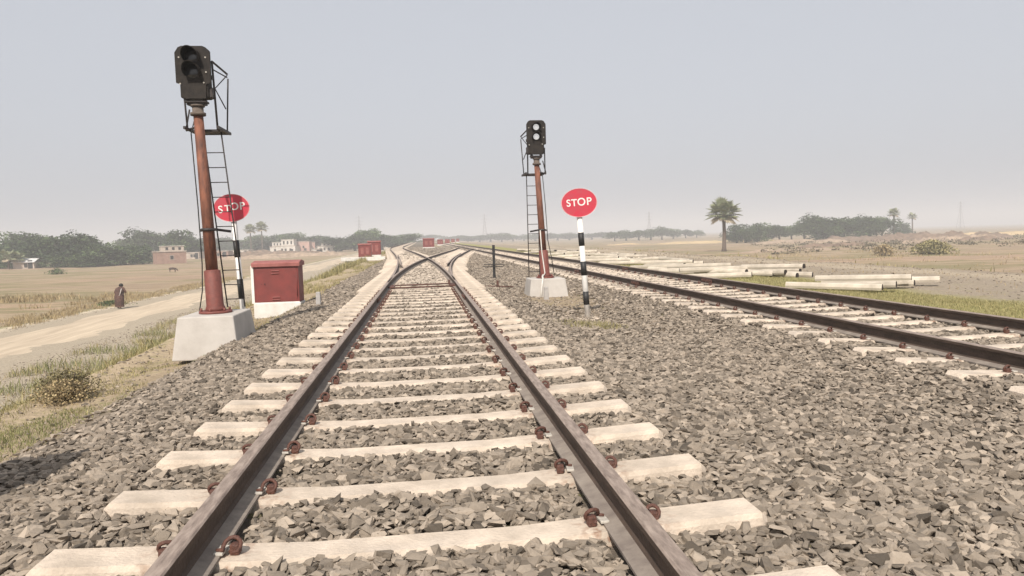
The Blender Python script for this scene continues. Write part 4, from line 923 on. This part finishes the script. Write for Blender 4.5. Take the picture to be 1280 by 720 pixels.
# low mud walls and earth heaps
def mound(x, y, lx, ly, h, material, label=None, rotz=0, seed=1, name='mound'):
    nx, ny = 46, 18; u = np.linspace(-1,1,nx); v = np.linspace(-1,1,ny); U, W = np.meshgrid(u, v); X = U*lx; Y = W*ly
    e = np.clip(1-(U**4+W**2),0,1)**.7; Z = e*h*(1+1.1*vnoise(X+x,Y+y,lx*.14,seed)+.9*vnoise(X+x,Y+y,lx*.04,seed+1)) - .15
    V = np.stack([X,Y,Z],-1).reshape(-1,3); I,J = np.meshgrid(np.arange(nx-1),np.arange(ny-1)); a = (J*nx+I).ravel()
    o = link(name, npmesh(name,V,np.stack([a,a+1,a+nx+1,a+nx],-1),None,material,4,True)); o.location = (x,y,float(zt(x,y))); o.rotation_euler = (0,0,rotz); o['kind'] = 'structure'; return o
M['earth'] = mat('earth', (.27,.19,.14), (.13,.10,.075), .9, .95, .5, 3, .1); M['earth_pink'] = mat('earth_pink', (.42,.32,.235), (.24,.18,.13), .8, .95, .5, 3, .1); M['ochre'] = mat('ochre', (.56,.42,.24), (.44,.34,.2), .5, .95, .3, 3, .1)
for (px,Y,lx,ly,h,m_,s) in ((1090,205,26,6,1.7,'earth',1),(1170,190,24,6,2.0,'earth',2),(1205,170,11,4,1.3,'earth_pink',3),(1180,168,7,3,1.1,'earth_pink',4),(1225,165,6,3,1.0,'earth',5),(1000,200,16,4,.9,'earth_pink',6),(1150,150,5,3,.8,'earth_pink',7),(1275,230,30,7,1.2,'ochre',8),(985,120,9,3,.5,'earth_pink',9),(860,250,40,10,.9,'ochre',10),(1045,140,8,3,.8,'earth',12),
    (300,250,26,4,1.6,'earth',20),(345,240,22,4,1.5,'earth',21),(380,215,14,3,1.2,'earth_pink',22),(318,205,12,3,1.0,'earth_pink',23)):
    mound(bearing(px,Y),Y,lx,ly,h*.85,M[m_],None,0,s)
# pylons, faint in the haze
def pylon(x, y, h, label):
    t = thing('pylon', label, 'pylon', (x,y,float(zt(x,y))), 0, 'faint lattice pylons in the haze'); bm = bmesh.new(); w = h*.10
    for sx in (-1,1):
        for sy in (-1,1): tube(bm, [(sx*w,sy*w,0),(sx*w*.3,sy*w*.3,h*.6),(sx*w*.1,sy*w*.1,h)], [.10,.08,.06], 4)
    for k in range(9):
        z0, z1 = h*k/9, h*(k+1)/9; q = lambda z: w*(1-.7*z/(h*.6)) if z < h*.6 else w*(.3-.2*(z-h*.6)/(h*.4))
        for s in (-1,1): tube(bm, [(-s*q(z0),-q(z0),z0),(s*q(z1),-q(z1),z1)], .05, 4); tube(bm, [(-s*q(z0),q(z0),z0),(s*q(z1),q(z1),z1)], .05, 4)
    obj('lattice', bm, M['steelgrey'], t)
    bm = bmesh.new()
    for zz in (.68,.80,.92): tube(bm, [(-h*.14,0,h*zz),(0,0,h*zz+.5),(h*.14,0,h*zz)], .07, 4)
    obj('cross_arm', bm, M['steelgrey'], t)
for (px,Y,h,lb) in ((452,640,26,'faint pylon above the small red cabinets'),(608,700,27,'faint pylon above the marker stake'),(813,640,24,'faint pylon above the far clump of trees'),(1201,560,24,'faint pylon far off at the right edge of the field')): pylon(bearing(px,Y),Y,h,lb)

# ------------------------------------------------------------------ person and animal
def skin(name, verts, edges, radii, material, parent=None, sub=2, root=0):
    me = bpy.data.meshes.new(name); me.from_pydata(verts, edges, []); o = bpy.data.objects.new(name, me); C.objects.link(o)
    mod = o.modifiers.new('s', 'SKIN'); mod.use_smooth_shade = True
    for i, r in enumerate(radii): me.skin_vertices[0].data[i].radius = (r, r) if not isinstance(r, tuple) else r
    me.skin_vertices[0].data[root].use_root = True
    o.modifiers.new('u', 'SUBSURF').levels = sub; o.modifiers['u'].render_levels = sub
    bpy.context.view_layer.update(); nm = bpy.data.meshes.new_from_object(o.evaluated_get(bpy.context.evaluated_depsgraph_get())); bpy.data.objects.remove(o)
    nm.materials.clear(); nm.name = name; return link(name, nm, material, parent)
px_, py_ = -19.75, 49.6
pz_ = float(zt(px_,py_))
t = thing('person', 'person in a patterned brown red wrap walking along the dirt road', 'person', (px_,py_,pz_), math.radians(-10))
# stooped figure seen from behind, facing +Y
v = [(0,0,.86),(0,.06,1.05),(0,.16,1.25),(0,.22,1.36),(0,.27,1.44),(0,.30,1.50),
     (-.17,.15,1.27),(-.27,.12,1.03),(-.24,.26,.84),(-.23,.30,.76),
     (.17,.15,1.27),(.26,.16,1.04),(.18,.36,1.02),(.12,.42,1.05),
     (-.09,0,.82),(-.10,.05,.45),(-.10,.0,.08),(-.10,.13,.03),(.09,0,.82),(.10,-.06,.46),(.10,-.16,.09),(.10,-.03,.03)]
e = [(0,1),(1,2),(2,3),(3,4),(4,5),(2,6),(6,7),(7,8),(8,9),(2,10),(10,11),(11,12),(12,13),(0,14),(14,15),(15,16),(16,17),(0,18),(18,19),(19,20),(20,21)]
rd = [.13,.12,.13,.055,.08,.075,.075,.058,.042,.034,.075,.058,.042,.034,.09,.06,.042,.03,.09,.06,.042,.03]
skin('body', v, e, rd, M['skin'], t)
def robe(rings, name, matn, seg=28, fold=.012):
    bm = bmesh.new(); R_ = []
    for (cx, cy, z, rx, ry) in rings:
        R_.append([bm.verts.new((cx+(rx+fold*math.sin(a*7+z*5))*math.cos(a), cy+(ry+fold*math.sin(a*7+z*5))*math.sin(a), z+.01*math.sin(a*5))) for a in np.linspace(0,2*math.pi,seg,endpoint=False)])
    for i in range(len(R_)-1):
        for k in range(seg): bm.faces.new((R_[i][k],R_[i][(k+1)%seg],R_[i+1][(k+1)%seg],R_[i+1][k])).smooth = True
    bm.faces.new(R_[-1]); bmesh.ops.recalc_face_normals(bm, faces=bm.faces); return obj(name, bm, M[matn], t)
robe([(0,.0,.12,.22,.20),(0,.0,.30,.215,.20),(0,.0,.55,.225,.20),(0,.0,.80,.235,.19),(0,.03,.95,.20,.165)], 'skirt', 'shawl')
robe([(0,.0,.84,.20,.18),(0,.04,.98,.20,.18),(0,.09,1.1,.22,.19),(0,.14,1.22,.23,.18),(0,.17,1.30,.19,.15),(0,.21,1.37,.09,.10)], 'shawl', 'shawl', 28, .016)
bm = bmesh.new(); bmesh.ops.create_icosphere(bm, subdivisions=3, radius=.105)
for vv in bm.verts: vv.co = Vector((vv.co.x, vv.co.y*1.12+.26, vv.co.z*1.1+1.475))
obj('hair', bm, M['hair'], t, True)
bm = bmesh.new(); tube(bm, [(.16,-.04,1.28),(.17,-.12,1.15),(.15,-.17,1.0),(.10,-.20,.82)], [.014,.016,.014,.008], 6); obj('sash', bm, M['pipe'], t)
ax, ay = -38.5, 117; az = float(zt(ax,ay))
thing_person = t; t.scale = (1.3,1.1,1.03)
t = thing('goat', 'small dark animal grazing in the left field', 'animal', (ax,ay,az), 0)
v = [(-.42,0,.62),(-.1,0,.64),(.25,0,.62),(.48,0,.60),(.66,0,.42),(.78,0,.22),(-.40,-.1,.50),(-.44,-.1,.32),(-.40,-.1,.04),(-.40,.1,.50),(-.47,.1,.30),(-.42,.1,.04),(.32,-.1,.48),(.34,-.1,.26),(.32,-.1,.04),(.30,.1,.48),(.36,.1,.26),(.30,.1,.04),(-.55,0,.66),(-.60,0,.50)]
e = [(0,1),(1,2),(2,3),(3,4),(4,5),(0,6),(6,7),(7,8),(0,9),(9,10),(10,11),(2,12),(12,13),(13,14),(2,15),(15,16),(16,17),(0,18),(18,19)]
rd = [.17,.19,.18,.12,.09,.05,.08,.045,.03,.08,.045,.03,.07,.04,.03,.07,.04,.03,.04,.02]
skin('body', v, e, rd, M['hide'], t, 2, 1)
bm = bmesh.new(); 
for s in (-1,1): tube(bm, [(.64,s*.05,.48),(.58,s*.14,.44)], [.03,.01], 5)
obj('ear', bm, M['hide'], t)

# ------------------------------------------------------------------ haze
hz = bmesh.new(); box(hz, 0, 1500, 15, 6200, 3760, 38)
HM = bpy.data.materials.new('haze'); HM.use_nodes = True; hn = HM.node_tree; hn.nodes.clear()
ho = hn.nodes.new('ShaderNodeOutputMaterial'); hv = hn.nodes.new('ShaderNodeVolumePrincipled'); hn.links.new(hv.outputs[0], ho.inputs['Volume'])
hv.inputs['Density'].default_value = .0013; hv.inputs['Color'].default_value = (.985,.962,.948,1); hv.inputs['Anisotropy'].default_value = -.12
o = obj('haze', hz, HM); tag(o, 'pale grey dusty haze over the plain', 'haze', None, 'stuff')
